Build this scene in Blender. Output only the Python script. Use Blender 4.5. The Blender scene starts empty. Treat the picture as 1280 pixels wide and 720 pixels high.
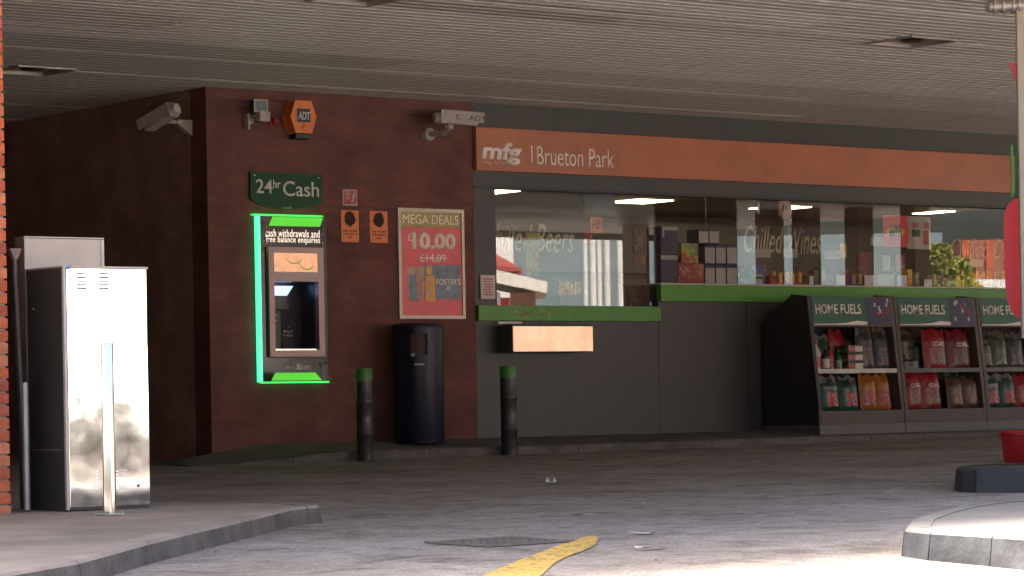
import bpy, bmesh, random
from math import *
from mathutils import Vector, Matrix
random.seed(7)
sc = bpy.context.scene
COL = sc.collection

# ------------------------------------------------------------------ camera model
# World: x runs along the shop front, y into the building, z up (0 = pavement at the shop wall).
F = 3700.; PX = 640.; PY = 505.; ROLL = .018; TH = atan2(3700, 4781)
SN, CS = sin(TH), cos(TH)
def uw(px, py):
    a = px-PX; b = PY-py
    return (a*cos(ROLL)+b*sin(ROLL))/F, (-a*sin(ROLL)+b*cos(ROLL))/F
_u, _w = uw(265, 555); _D = 29.45
CAM = (-(_u*_D*CS+_D*SN), -(-_u*_D*SN+_D*CS), -_w*_D)
def at(px, py, d):                      # point seen at a photo position, at a measured depth
    u, w = uw(px, py); return Vector((CAM[0]+d*(u*CS+SN), CAM[1]+d*(-u*SN+CS), CAM[2]+d*w))
def on_y(px, py, y0=0.):
    u, w = uw(px, py); return at(px, py, (y0-CAM[1])/(-u*SN+CS))
def on_x(px, py, x0=0.):
    u, w = uw(px, py); return at(px, py, (x0-CAM[0])/(u*CS+SN))
def on_z(px, py, z0=0.):
    u, w = uw(px, py); return at(px, py, (z0-CAM[2])/w)
GA = -.962+CAM[2]; GB = .0144
def on_g(px, py):
    u, w = uw(px, py); return at(px, py, (GA-CAM[2])/(w-GB))
def depth(x, y): return (x-CAM[0])*SN+(y-CAM[1])*CS
def gz(x, y): return GA+GB*max(0, min(38, depth(x, y)))
def mir(px, py, d):                     # real place of something the shop glass reflects
    p = at(px, py, d); return Vector((p.x, -p.y, p.z))
def rect(pl, pr, pt, pb, y0=0.):        # wall rectangle seen between these photo edges
    mx = (pl+pr)/2; my = (pt+pb)/2
    return on_y(pl, my, y0).x, on_y(pr, my, y0).x, on_y(mx, pb, y0).z, on_y(mx, pt, y0).z

# ------------------------------------------------------------------ materials
def nm(name):
    m = bpy.data.materials.new(name); m.use_nodes = True
    return m, m.node_tree.nodes, m.node_tree.links, m.node_tree.nodes['Principled BSDF']
def pm(name, col, rough=.5, metal=0., var=.12, scale=6., bump=.0, bscale=60., coat=0., emit=None, es=0., spec=.5, dirt=0.):
    m, N, L, b = nm(name)
    b.inputs['Roughness'].default_value = rough; b.inputs['Metallic'].default_value = metal
    b.inputs['Coat Weight'].default_value = coat; b.inputs['Specular IOR Level'].default_value = spec
    tc = N.new('ShaderNodeTexCoord')
    n = N.new('ShaderNodeTexNoise'); n.inputs['Scale'].default_value = scale; n.inputs['Detail'].default_value = 6
    L.new(tc.outputs['Object'], n.inputs['Vector'])
    r = N.new('ShaderNodeValToRGB'); c = Vector(col)
    r.color_ramp.elements[0].position = .3; r.color_ramp.elements[1].position = .7
    r.color_ramp.elements[0].color = (*(c*(1-var)), 1); r.color_ramp.elements[1].color = (*(c*(1+var)), 1)
    L.new(n.outputs['Fac'], r.inputs['Fac'])
    out = r.outputs['Color']
    if dirt:
        n2 = N.new('ShaderNodeTexNoise'); n2.inputs['Scale'].default_value = scale*2.7; n2.inputs['Detail'].default_value = 9; n2.inputs['Roughness'].default_value = .7
        L.new(tc.outputs['Object'], n2.inputs['Vector'])
        r2 = N.new('ShaderNodeValToRGB'); r2.color_ramp.elements[0].position = .52; r2.color_ramp.elements[1].position = .72
        L.new(n2.outputs['Fac'], r2.inputs['Fac'])
        mx = N.new('ShaderNodeMix'); mx.data_type = 'RGBA'
        ml = N.new('ShaderNodeMath'); ml.operation = 'MULTIPLY'; ml.inputs[1].default_value = dirt
        L.new(r2.outputs['Color'], ml.inputs[0]); L.new(ml.outputs[0], mx.inputs[0])
        L.new(out, mx.inputs[6]); mx.inputs[7].default_value = (*(c*.35+Vector((.015, .012, .01))), 1)
        out = mx.outputs[2]
    L.new(out, b.inputs['Base Color'])
    mr = N.new('ShaderNodeMapRange'); mr.inputs[3].default_value = max(0, rough*.8); mr.inputs[4].default_value = min(1, rough*1.25)
    L.new(n.outputs['Fac'], mr.inputs[0]); L.new(mr.outputs[0], b.inputs['Roughness'])
    if bump:
        nb = N.new('ShaderNodeTexNoise'); nb.inputs['Scale'].default_value = bscale; nb.inputs['Detail'].default_value = 5
        L.new(tc.outputs['Object'], nb.inputs['Vector'])
        bp = N.new('ShaderNodeBump'); bp.inputs['Strength'].default_value = bump; bp.inputs['Distance'].default_value = .01
        L.new(nb.outputs['Fac'], bp.inputs['Height']); L.new(bp.outputs['Normal'], b.inputs['Normal'])
    if emit:
        b.inputs['Emission Color'].default_value = (*emit, 1); b.inputs['Emission Strength'].default_value = es
    return m
def brick(name, c1, c2, mortar, bump=.6):
    m, N, L, b = nm(name)
    tc = N.new('ShaderNodeTexCoord'); ge = N.new('ShaderNodeNewGeometry')
    sp = N.new('ShaderNodeSeparateXYZ'); L.new(tc.outputs['Object'], sp.inputs[0])
    sn = N.new('ShaderNodeSeparateXYZ'); L.new(ge.outputs['True Normal'], sn.inputs[0])
    ab = N.new('ShaderNodeMath'); ab.operation = 'ABSOLUTE'; L.new(sn.outputs[0], ab.inputs[0])
    gt = N.new('ShaderNodeMath'); gt.operation = 'GREATER_THAN'; gt.inputs[1].default_value = .5; L.new(ab.outputs[0], gt.inputs[0])
    mx = N.new('ShaderNodeMix'); L.new(gt.outputs[0], mx.inputs[0]); L.new(sp.outputs[0], mx.inputs[2]); L.new(sp.outputs[1], mx.inputs[3])
    cb = N.new('ShaderNodeCombineXYZ'); L.new(mx.outputs[0], cb.inputs[0]); L.new(sp.outputs[2], cb.inputs[1])
    bt = N.new('ShaderNodeTexBrick'); L.new(cb.outputs[0], bt.inputs['Vector'])
    bt.inputs['Scale'].default_value = 1; bt.inputs['Brick Width'].default_value = .225; bt.inputs['Row Height'].default_value = .075
    bt.inputs['Mortar Size'].default_value = .006; bt.inputs['Mortar Smooth'].default_value = .3
    bt.inputs['Color1'].default_value = (*c1, 1); bt.inputs['Color2'].default_value = (*c2, 1); bt.inputs['Mortar'].default_value = (*mortar, 1)
    n = N.new('ShaderNodeTexNoise'); n.inputs['Scale'].default_value = 2.2; n.inputs['Detail'].default_value = 8; L.new(tc.outputs['Object'], n.inputs['Vector'])
    mr = N.new('ShaderNodeMapRange'); mr.inputs[1].default_value = .3; mr.inputs[2].default_value = .7; mr.inputs[3].default_value = .72; mr.inputs[4].default_value = 1.22
    L.new(n.outputs['Fac'], mr.inputs[0])
    hs = N.new('ShaderNodeHueSaturation'); L.new(bt.outputs['Color'], hs.inputs['Color']); L.new(mr.outputs[0], hs.inputs['Value'])
    L.new(hs.outputs[0], b.inputs['Base Color'])
    b.inputs['Roughness'].default_value = .8
    n2 = N.new('ShaderNodeTexNoise'); n2.inputs['Scale'].default_value = 90; L.new(tc.outputs['Object'], n2.inputs['Vector'])
    ad = N.new('ShaderNodeMath'); ad.operation = 'MULTIPLY_ADD'; ad.inputs[1].default_value = -1.; L.new(bt.outputs['Fac'], ad.inputs[0])
    ml = N.new('ShaderNodeMath'); ml.operation = 'MULTIPLY'; ml.inputs[1].default_value = .3; L.new(n2.outputs['Fac'], ml.inputs[0]); L.new(ml.outputs[0], ad.inputs[2])
    bp = N.new('ShaderNodeBump'); bp.inputs['Strength'].default_value = bump; bp.inputs['Distance'].default_value = .008
    L.new(ad.outputs[0], bp.inputs['Height']); L.new(bp.outputs['Normal'], b.inputs['Normal'])
    return m
def asphalt():
    m, N, L, b = nm('asphalt')
    tc = N.new('ShaderNodeTexCoord')
    def noise(s, d, r=.5):
        n = N.new('ShaderNodeTexNoise'); n.inputs['Scale'].default_value = s; n.inputs['Detail'].default_value = d; n.inputs['Roughness'].default_value = r
        L.new(tc.outputs['Object'], n.inputs['Vector']); return n
    fine = noise(52, 4, .85); mid = noise(9, 8, .75); big = noise(.7, 6, .6)
    def ramp(src, p0, c0, p1, c1):
        r = N.new('ShaderNodeValToRGB'); r.color_ramp.elements[0].position = p0; r.color_ramp.elements[1].position = p1
        r.color_ramp.elements[0].color = (*c0, 1); r.color_ramp.elements[1].color = (*c1, 1); L.new(src, r.inputs['Fac']); return r
    a = ramp(fine.outputs['Fac'], .36, (.2, .176, .16), .66, (.6, .535, .49))
    c = ramp(mid.outputs['Fac'], .32, (.68, .67, .66), .68, (1.22, 1.22, 1.22))
    g = ramp(big.outputs['Fac'], .32, (.72, .68, .64), .68, (1.1, 1.1, 1.1))
    m1 = N.new('ShaderNodeMix'); m1.data_type = 'RGBA'; m1.blend_type = 'MULTIPLY'; m1.inputs[0].default_value = 1
    L.new(a.outputs[0], m1.inputs[6]); L.new(c.outputs[0], m1.inputs[7])
    m2 = N.new('ShaderNodeMix'); m2.data_type = 'RGBA'; m2.blend_type = 'MULTIPLY'; m2.inputs[0].default_value = 1
    L.new(m1.outputs[2], m2.inputs[6]); L.new(g.outputs[0], m2.inputs[7])
    st = noise(2.3, 9, .72); st.inputs['Distortion'].default_value = .6
    sr = ramp(st.outputs['Fac'], .5, (1, 1, 1), .66, (.5, .48, .46))
    m3 = N.new('ShaderNodeMix'); m3.data_type = 'RGBA'; m3.blend_type = 'MULTIPLY'; m3.inputs[0].default_value = 1
    L.new(m2.outputs[2], m3.inputs[6]); L.new(sr.outputs[0], m3.inputs[7])
    vo = N.new('ShaderNodeTexVoronoi'); vo.inputs['Scale'].default_value = 3.1; L.new(tc.outputs['Object'], vo.inputs['Vector'])
    vr = ramp(vo.outputs['Distance'], .02, (.4, .38, .36), .09, (1, 1, 1))      # drips and gum spots
    m4 = N.new('ShaderNodeMix'); m4.data_type = 'RGBA'; m4.blend_type = 'MULTIPLY'; m4.inputs[0].default_value = .7
    L.new(m3.outputs[2], m4.inputs[6]); L.new(vr.outputs[0], m4.inputs[7])
    L.new(m4.outputs[2], b.inputs['Base Color']); b.inputs['Roughness'].default_value = .85
    bp = N.new('ShaderNodeBump'); bp.inputs['Strength'].default_value = .7; bp.inputs['Distance'].default_value = .006
    L.new(fine.outputs['Fac'], bp.inputs['Height']); L.new(bp.outputs['Normal'], b.inputs['Normal'])
    return m
def glass(name):
    m, N, L, b = nm(name); N.remove(b); o = N['Material Output']
    t = N.new('ShaderNodeBsdfTransparent'); t.inputs[0].default_value = (.86, .9, .88, 1)
    g = N.new('ShaderNodeBsdfGlossy'); g.inputs['Roughness'].default_value = .004
    ge = N.new('ShaderNodeNewGeometry'); vm = N.new('ShaderNodeVectorMath'); vm.operation = 'DOT_PRODUCT'
    L.new(ge.outputs['Incoming'], vm.inputs[0]); L.new(ge.outputs['Normal'], vm.inputs[1])
    def mth(op, v0, v1):
        q_ = N.new('ShaderNodeMath'); q_.operation = op
        for i_, v_ in enumerate((v0, v1)):
            if v_ is None: continue
            if isinstance(v_, (int, float)): q_.inputs[i_].default_value = v_
            else: L.new(v_, q_.inputs[i_])
        return q_.outputs[0]
    cs_ = mth('ABSOLUTE', vm.outputs['Value'], None)
    p5 = mth('POWER', mth('SUBTRACT', 1., cs_), 5.)
    fo = mth('ADD', mth('MULTIPLY', p5, .9), .13)      # Fresnel reflection of a double-sided pane
    x = N.new('ShaderNodeMixShader'); L.new(fo, x.inputs[0]); L.new(t.outputs[0], x.inputs[1]); L.new(g.outputs[0], x.inputs[2]); L.new(x.outputs[0], o.inputs[0])
    tc = N.new('ShaderNodeTexCoord'); n = N.new('ShaderNodeTexNoise'); n.inputs['Scale'].default_value = 1.3; L.new(tc.outputs['Object'], n.inputs['Vector'])
    bp = N.new('ShaderNodeBump'); bp.inputs['Strength'].default_value = .004; bp.inputs['Distance'].default_value = .01; L.new(n.outputs['Fac'], bp.inputs['Height']); L.new(bp.outputs[0], g.inputs['Normal'])
    return m
def printed(name, cols, scale=14., rough=.35):      # busy printed packaging
    m, N, L, b = nm(name)
    tc = N.new('ShaderNodeTexCoord'); v = N.new('ShaderNodeTexVoronoi'); v.inputs['Scale'].default_value = scale
    n = N.new('ShaderNodeTexNoise'); n.inputs['Scale'].default_value = scale*.7; n.inputs['Detail'].default_value = 3
    L.new(tc.outputs['Object'], n.inputs['Vector'])
    mx = N.new('ShaderNodeMix'); mx.data_type = 'RGBA'; mx.inputs[0].default_value = .25
    L.new(tc.outputs['Object'], mx.inputs[6]); L.new(n.outputs['Color'], mx.inputs[7]); L.new(mx.outputs[2], v.inputs['Vector'])
    sp = N.new('ShaderNodeSeparateColor'); L.new(v.outputs['Color'], sp.inputs[0])
    r = N.new('ShaderNodeValToRGB'); r.color_ramp.interpolation = 'CONSTANT'
    els = r.color_ramp.elements
    while len(els) < len(cols): els.new(.5)
    p = 0.
    for i, (c, wt) in enumerate(cols):
        els[i].position = min(p, .99); els[i].color = (*c, 1); p += wt
    L.new(sp.outputs[0], r.inputs['Fac']); L.new(r.outputs[0], b.inputs['Base Color'])
    b.inputs['Roughness'].default_value = rough
    bp = N.new('ShaderNodeBump'); bp.inputs['Strength'].default_value = .5; bp.inputs['Distance'].default_value = .01
    L.new(n.outputs['Fac'], bp.inputs['Height']); L.new(bp.outputs[0], b.inputs['Normal'])
    return m
def steel(name, col, rough=.2, streak=.05, bump=.02):
    m, N, L, b = nm(name); b.inputs['Metallic'].default_value = 1
    tc = N.new('ShaderNodeTexCoord')
    n = N.new('ShaderNodeTexNoise'); n.inputs['Scale'].default_value = 5; n.inputs['Detail'].default_value = 7; n.inputs['Roughness'].default_value = .65
    L.new(tc.outputs['Object'], n.inputs['Vector'])
    r = N.new('ShaderNodeValToRGB'); r.color_ramp.elements[0].position = .3; r.color_ramp.elements[1].position = .68
    c = Vector(col); r.color_ramp.elements[0].color = (*(c*.8), 1); r.color_ramp.elements[1].color = (*c, 1)
    L.new(n.outputs['Fac'], r.inputs['Fac']); L.new(r.outputs[0], b.inputs['Base Color'])
    mr = N.new('ShaderNodeMapRange'); mr.inputs[1].default_value = .3; mr.inputs[2].default_value = .7
    mr.inputs[3].default_value = rough+.06; mr.inputs[4].default_value = rough
    L.new(n.outputs['Fac'], mr.inputs[0]); L.new(mr.outputs[0], b.inputs['Roughness'])
    n2 = N.new('ShaderNodeTexNoise'); n2.inputs['Scale'].default_value = 2.5; n2.inputs['Detail'].default_value = 2
    L.new(tc.outputs['Object'], n2.inputs['Vector'])
    bp = N.new('ShaderNodeBump'); bp.inputs['Strength'].default_value = bump; bp.inputs['Distance'].default_value = .05
    L.new(n2.outputs['Fac'], bp.inputs['Height']); L.new(bp.outputs[0], b.inputs['Normal'])
    return m

M = {}
M['asphalt'] = asphalt()
M['brick'] = brick('brick_red', (.185, .064, .052), (.14, .05, .042), (.12, .07, .06))
M['brick_dark'] = brick('brick_splay', (.4, .21, .17), (.33, .18, .15), (.28, .2, .17))
M['brick_out'] = brick('brick_outdoor', (.36, .12, .07), (.28, .09, .05), (.4, .34, .28))
M['mortar'] = pm('mortar', (.3, .23, .2), .9, bump=.4)
M['pbrick'] = pm('pillar_brick', (.5, .12, .055), .8, var=.3, scale=3.5, bump=.5, bscale=120)
M['grey'] = pm('grey_cladding', (.043, .041, .041), .42, var=.1, scale=1.1, dirt=.35, bump=.08, bscale=3)
M['grey2'] = pm('dark_trim', (.028, .027, .028), .5, var=.08)
M['fascia'] = pm('orange_fascia', (.46, .145, .072), .33, var=.12, scale=1.5, dirt=.25)
M['white_text'] = pm('lettering_white', (.95, .86, .8), .5)
M['faded_text'] = pm('faded_lettering', (.6, .5, .42), .6, var=.35, scale=14)
M['green_band'] = pm('green_band', (.07, .26, .025), .3, var=.08, scale=3, spec=.35)
M['green_side'] = pm('green_paint_dark', (.05, .06, .03), .5)
M['steel'] = steel('polished_steel', (.93, .91, .9), .035, bump=.035)
M['tray'] = steel('brushed_tray_steel', (.95, .66, .47), .3)  # warm tint in the steel colour stands for an orange reflection
M['steel_dull'] = pm('dull_steel', (.35, .33, .31), .45, metal=.6, var=.15, scale=4)
M['chrome'] = steel('chrome', (.85, .82, .76), .1, bump=0.)
M['black'] = pm('black_paint', (.018, .018, .02), .4, var=.2)
M['cabdark'] = pm('cabinet_side', (.03, .03, .032), .38, var=.15)
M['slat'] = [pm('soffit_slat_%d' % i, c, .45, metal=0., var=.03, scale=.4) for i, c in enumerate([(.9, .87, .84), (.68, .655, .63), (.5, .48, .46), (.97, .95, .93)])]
M['slatback'] = pm('soffit_backing', (.03, .025, .022), .9)
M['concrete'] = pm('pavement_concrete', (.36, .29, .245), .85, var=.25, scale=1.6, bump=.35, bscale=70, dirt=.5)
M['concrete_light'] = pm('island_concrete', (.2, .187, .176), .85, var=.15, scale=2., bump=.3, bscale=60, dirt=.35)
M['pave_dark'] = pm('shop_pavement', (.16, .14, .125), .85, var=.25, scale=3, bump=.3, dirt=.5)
M['kerb'] = pm('kerb_concrete', (.125, .108, .095), .8, var=.4, scale=5, bump=.4, bscale=50, dirt=.75)
M['kerb_blue'] = pm('kerb_worn_paint_shade', (.062, .064, .072), .7, var=.6, scale=5, bump=.4, bscale=50, dirt=.7)  # worn paint, with the bluish shade of the kerb faces in its colour
M['kerb_dark'] = pm('kerb_black', (.045, .045, .05), .7, var=.3, scale=5, bump=.3)
M['navy'] = pm('navy_plastic', (.009, .010, .026), .38, var=.15, spec=.35, dirt=.2)
M['bollard'] = pm('bollard_black', (.03, .03, .032), .35, var=.35, scale=12, dirt=.4, bump=.3, bscale=30)
M['green_cap'] = pm('green_cap', (.05, .2, .03), .45, var=.2, scale=15)
M['cam_white'] = pm('camera_cream', (.42, .37, .34), .5, var=.15, scale=14, dirt=.5)
M['orange'] = pm('orange_plastic', (.75, .19, .03), .4, var=.1)
M['ink_navy'] = pm('ink_navy', (.02, .025, .08), .5)
M['ink_white'] = pm('ink_white', (.75, .72, .7), .5)
M['ink_dark'] = pm('ink_dark', (.05, .03, .03), .6)
M['sign_green'] = pm('sign_green', (.01, .07, .03), .5, var=.1, spec=.25)
M['red_plastic'] = pm('red_plastic', (.42, .01, .018), .45, var=.15, scale=4)
M['red_dark'] = pm('red_dark', (.3, .02, .03), .45)
M['sticker_red'] = pm('sticker_red', (.45, .08, .09), .5, var=.3, scale=25)
M['burnt'] = pm('burnt_patch', (.05, .02, .015), .9, var=.3, scale=30)
M['posterred'] = pm('poster_red', (.8, .13, .14), .4, var=.1, scale=6)
M['postergold'] = pm('poster_gold', (.42, .34, .1), .35, var=.15, scale=10)
M['posterframe'] = pm('poster_frame', (.5, .44, .36), .4, metal=.3)
M['nighttext'] = pm('night_pay_text', (.42, .46, .22), .5)
M['beerbox'] = pm('beer_box_blue', (.16, .22, .28), .4, var=.35, scale=9)
M['beergold'] = pm('beer_box_gold', (.75, .35, .05), .4, var=.2, scale=12)
M['beertan'] = pm('beer_box_tan', (.5, .34, .27), .5, var=.3, scale=12)
M['postertext'] = pm('poster_text', (.95, .82, .7), .5)
M['atm_black'] = pm('atm_gloss_black', (.02, .014, .014), .12, var=.2, coat=.5)
M['atm_frame'] = pm('atm_taupe', (.3, .22, .2), .35, metal=.3, var=.06)
M['atm_in'] = pm('atm_recess', (.03, .032, .036), .3)
M['atm_key'] = pm('atm_keys', (.16, .16, .16), .35, metal=.5)
M['led'] = pm('led_green', (.1, .8, .4), .4, emit=(.06, 1., .42), es=.32)
M['led_dim'] = pm('led_green_panel', (.08, .5, .06), .4, emit=(.08, .72, .03), es=.16)
M['led_line'] = pm('led_green_line', (.05, .5, .1), .4, emit=(.01, .8, .1), es=.3)
M['screen_glow'] = pm('screen_glow_blue', (.6, .7, .9), .4, emit=(.25, .45, 1.), es=.55)
M['advert'] = pm('advert_screen', (.5, .3, .2), .3, var=.3, scale=9, emit=(.9, .42, .22), es=.16)
M['advert_green'] = pm('advert_swirl', (.25, .32, .1), .3, emit=(.25, .35, .08), es=.1)
M['text_glow'] = pm('atm_text', (.9, .85, .75), .4, emit=(.9, .8, .7), es=.22)
M['scuff'] = pm('torn_vinyl', (.35, .3, .27), .25, metal=.6, var=.5, scale=30)
M['glass'] = glass('window_glass')
M['in_wall'] = pm('interior_wall', (.12, .105, .095), .8)
M['in_ceil'] = pm('interior_ceiling', (.34, .29, .24), .9)
M['in_floor'] = pm('interior_floor', (.16, .15, .14), .6)
M['cooler'] = pm('cooler_panel', (.06, .053, .05), .5)
M['lamp'] = pm('ceiling_light', (.9, .85, .7), .5, emit=(1., .83, .55), es=4.)
M['cream'] = pm('cream_card', (.5, .45, .4), .6, var=.1)
M['pinkcard'] = pm('pink_white_card', (.55, .47, .47), .6, var=.12, scale=20)
M['whitecard'] = pm('white_card', (.8, .8, .8), .6, emit=(1, 1, 1), es=0.)
M['purple'] = pm('purple_carton', (.05, .04, .1), .4, var=.25, scale=8)
M['redbox'] = printed('red_carton', [((.4, .03, .03), .6), ((.5, .25, .15), .15), ((.25, .02, .03), .25)], 20)
M['yelbox'] = printed('yellow_carton', [((.5, .42, .12), .5), ((.15, .3, .08), .25), ((.5, .1, .05), .25)], 16)
M['bluebox'] = printed('blue_carton', [((.05, .08, .25), .5), ((.2, .3, .45), .3), ((.4, .15, .15), .2)], 18)
M['flame'] = printed('orange_packets', [((.9, .45, .02), .45), ((.95, .75, .1), .3), ((.8, .12, .02), .25)], 34)
M['hsign'] = pm('hanging_sign_red', (.85, .03, .03), .4, var=.15)
M['yellow'] = pm('yellow_print', (.85, .5, .05), .5)
M['tv'] = pm('tv_back', (.13, .16, .19), .3, coat=.3)
M['brownplast'] = pm('brown_plastic', (.5, .29, .23), .45)
M['stand'] = pm('stand_brown', (.095, .07, .062), .5, var=.1, scale=5)
M['stand_side'] = pm('stand_side', (.035, .03, .03), .5)
M['plinth'] = pm('stand_plinth', (.13, .12, .115), .5, var=.1)
M['stand_in'] = pm('stand_inside', (.05, .045, .048), .6)
M['shelf'] = pm('shelf_edge', (.42, .4, .38), .4, metal=.3)
M['headgreen'] = pm('header_green', (.025, .12, .075), .4, var=.1)
M['headblue'] = pm('header_blue', (.04, .045, .085), .4)
M['headcream'] = pm('header_cream', (.8, .7, .66), .5)
M['bag_green'] = printed('bag_green', [((0.019, 0.099, 0.056), 0.45), ((0.31, 0.043, 0.043), 0.25), ((0.217, 0.205, 0.186), 0.3)], 26)
M['bag_red'] = printed('bag_red', [((0.384, 0.019, 0.025), 0.6), ((0.31, 0.248, 0.211), 0.18), ((0.124, 0.012, 0.012), 0.22)], 26)
M['bag_orange'] = printed('bag_orange', [((0.434, 0.155, 0.019), 0.45), ((0.341, 0.05, 0.031), 0.3), ((0.124, 0.062, 0.025), 0.25)], 26)
M['bag_dark'] = printed('bag_dark', [((0.043, 0.043, 0.037), 0.45), ((0.174, 0.136, 0.112), 0.3), ((0.186, 0.037, 0.031), 0.25)], 26)
M['bag_olive'] = printed('bag_olive', [((0.074, 0.074, 0.037), 0.4), ((0.186, 0.167, 0.112), 0.35), ((0.037, 0.074, 0.031), 0.25)], 26)
M['bag_crimson'] = printed('bag_crimson', [((0.236, 0.009, 0.025), 0.6), ((0.074, 0.062, 0.019), 0.2), ((0.31, 0.186, 0.155), 0.2)], 26)
M['bag_net'] = printed('bag_net', [((0.186, 0.074, 0.043), 0.5), ((0.087, 0.037, 0.025), 0.3), ((0.279, 0.205, 0.161), 0.2)], 26)
M['paper'] = pm('paper_litter', (.75, .72, .7), .8)
M['yellow_line'] = None
M['iron'] = pm('cast_iron', (.17, .15, .13), .6, var=.3, scale=20)
M['pit'] = pm('drain_pit', (.035, .03, .028), .9)
M['beige_pole'] = pm('beige_pole', (.3, .27, .22), .5, var=.1)
M['liner'] = pm('bin_liner', (.07, .035, .028), .7)
M['wood'] = pm('mop_handle', (.16, .14, .13), .6)
M['mophead'] = pm('mop_head', (.28, .2, .2), .9, bump=.8, bscale=60)
M['blue'] = pm('blue_tape', (.05, .22, .6), .4)
M['render_white'] = pm('white_render', (.8, .8, .78), .7)
M['trimwhite'] = pm('white_barge', (.82, .78, .72), .6)
M['roofred'] = pm('red_tile', (.35, .05, .05), .7)
M['clad'] = pm('blue_grey_cladding', (.2, .27, .3), .5, var=.1, scale=.3)
M['bark'] = pm('bark', (.1, .07, .05), .9)
M['leaf_dark'] = pm('leaf_dark', (.045, .043, .036), .7, var=.4, scale=2)
M['leaf'] = pm('leaf', (.27, .28, .06), .7, var=.5, scale=2)
def yellow_mat():
    m, N, L, b = nm('worn_yellow_paint'); tc = N.new('ShaderNodeTexCoord')
    n = N.new('ShaderNodeTexNoise'); n.inputs['Scale'].default_value = 22; n.inputs['Detail'].default_value = 8; n.inputs['Roughness'].default_value = .75
    L.new(tc.outputs['Object'], n.inputs['Vector'])
    r = N.new('ShaderNodeValToRGB'); e = r.color_ramp.elements; e[0].position = .40; e[1].position = .50
    e[0].color = (.13, .11, .09, 1); e[1].color = (.72, .45, .1, 1); L.new(n.outputs['Fac'], r.inputs['Fac'])
    L.new(r.outputs[0], b.inputs['Base Color']); b.inputs['Roughness'].default_value = .75; return m
M['yellow_line'] = yellow_mat()

# ------------------------------------------------------------------ building helpers
class MB:
    """collects shapes in world coordinates; build() links them as ONE mesh object"""
    def __init__(s): s.bm = bmesh.new()
    def box(s, x0, x1, y0, y1, z0, z1, mat=None, bev=0.):
        r = bmesh.ops.create_cube(s.bm, size=1.); v = r['verts']
        bmesh.ops.scale(s.bm, vec=(abs(x1-x0), abs(y1-y0), abs(z1-z0)), verts=v)
        bmesh.ops.translate(s.bm, vec=((x0+x1)/2, (y0+y1)/2, (z0+z1)/2), verts=v)
        if bev:
            es = list({e for q in v for e in q.link_edges})
            rr = bmesh.ops.bevel(s.bm, geom=es, offset=bev, segments=2, profile=.5, affect='EDGES')
            v = list({q for f in rr['faces'] for q in f.verts} | {q for q in v if q.is_valid})
        if mat is not None: bmesh.ops.transform(s.bm, matrix=mat, verts=v)
        return s
    def cyl(s, a, b, r0, r1=None, n=24, caps=True):
        a = Vector(a); b = Vector(b); r1 = r0 if r1 is None else r1
        r = bmesh.ops.create_cone(s.bm, cap_ends=caps, segments=n, radius1=r0, radius2=r1, depth=(b-a).length)
        q = Vector((0, 0, 1)).rotation_difference((b-a).normalized()).to_matrix().to_4x4()
        bmesh.ops.transform(s.bm, matrix=Matrix.Translation((a+b)/2) @ q, verts=r['verts']); return s
    def lathe(s, c, prof, n=40, dx=1., dy=1.):
        rings = []
        for r, z in prof:
            rings.append([s.bm.verts.new((c[0]+r*dx*cos(2*pi*k/n), c[1]+r*dy*sin(2*pi*k/n), c[2]+z)) for k in range(n)])
        for A, B in zip(rings, rings[1:]):
            for k in range(n): s.bm.faces.new((A[k], A[(k+1) % n], B[(k+1) % n], B[k]))
        if prof[0][0] > 1e-4: s.bm.faces.new(rings[0][::-1])
        if prof[-1][0] > 1e-4: s.bm.faces.new(rings[-1])
        return s
    def ball(s, c, r, sc3=(1, 1, 1), n=16):
        o = bmesh.ops.create_uvsphere(s.bm, u_segments=n*2, v_segments=n, radius=r)
        bmesh.ops.scale(s.bm, vec=sc3, verts=o['verts']); bmesh.ops.translate(s.bm, vec=c, verts=o['verts']); return s
    def prism(s, pts, ex):
        """polygon of 3-D points extruded by vector ex"""
        ex = Vector(ex); A = [s.bm.verts.new(p) for p in pts]; B = [s.bm.verts.new(Vector(p)+ex) for p in pts]; n = len(pts)
        s.bm.faces.new(A); s.bm.faces.new(B[::-1])
        for k in range(n): s.bm.faces.new((A[k], B[k], B[(k+1) % n], A[(k+1) % n]))
        return s
    def face(s, pts): s.bm.faces.new([s.bm.verts.new(p) for p in pts]); return s
    def mesh(s, me):
        s.bm.from_mesh(me); return s
    def build(s, name, mat, parent=None, smooth=False, origin=None):
        bmesh.ops.recalc_face_normals(s.bm, faces=s.bm.faces)
        me = bpy.data.meshes.new(name)
        if parent is not None:
            o0 = Vector(parent.location) if parent.parent is None else Vector(parent.parent.location)+Vector(parent.location)
            org = o0
        else:
            org = Vector(origin) if origin is not None else Vector((0, 0, 0))
            if origin is None and s.bm.verts:
                xs = [v.co for v in s.bm.verts]
                org = Vector((sum(v.x for v in xs)/len(xs), sum(v.y for v in xs)/len(xs), min(v.z for v in xs)))
        bmesh.ops.translate(s.bm, vec=-org, verts=s.bm.verts)
        if smooth:
            for f in s.bm.faces: f.smooth = True
            for e in s.bm.edges:
                if len(e.link_faces) == 2 and e.calc_face_angle(0) > radians(40): e.smooth = False
        s.bm.to_mesh(me); s.bm.free()
        for m_ in (mat if isinstance(mat, list) else [mat]): me.materials.append(m_)
        o = bpy.data.objects.new(name, me); COL.objects.link(o)
        if parent is not None: o.parent = parent
        else: o.location = org
        return o
def tag(o, label=None, cat=None, group=None, kind=None):
    if label: o['label'] = label
    if cat: o['category'] = cat
    if group: o['group'] = group
    if kind: o['kind'] = kind
    return o
def thing(name, loc, label, cat, group=None):
    o = bpy.data.objects.new(name, None); COL.objects.link(o); o.location = loc; o.empty_display_size = .1
    return tag(o, label, cat, group)
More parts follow.
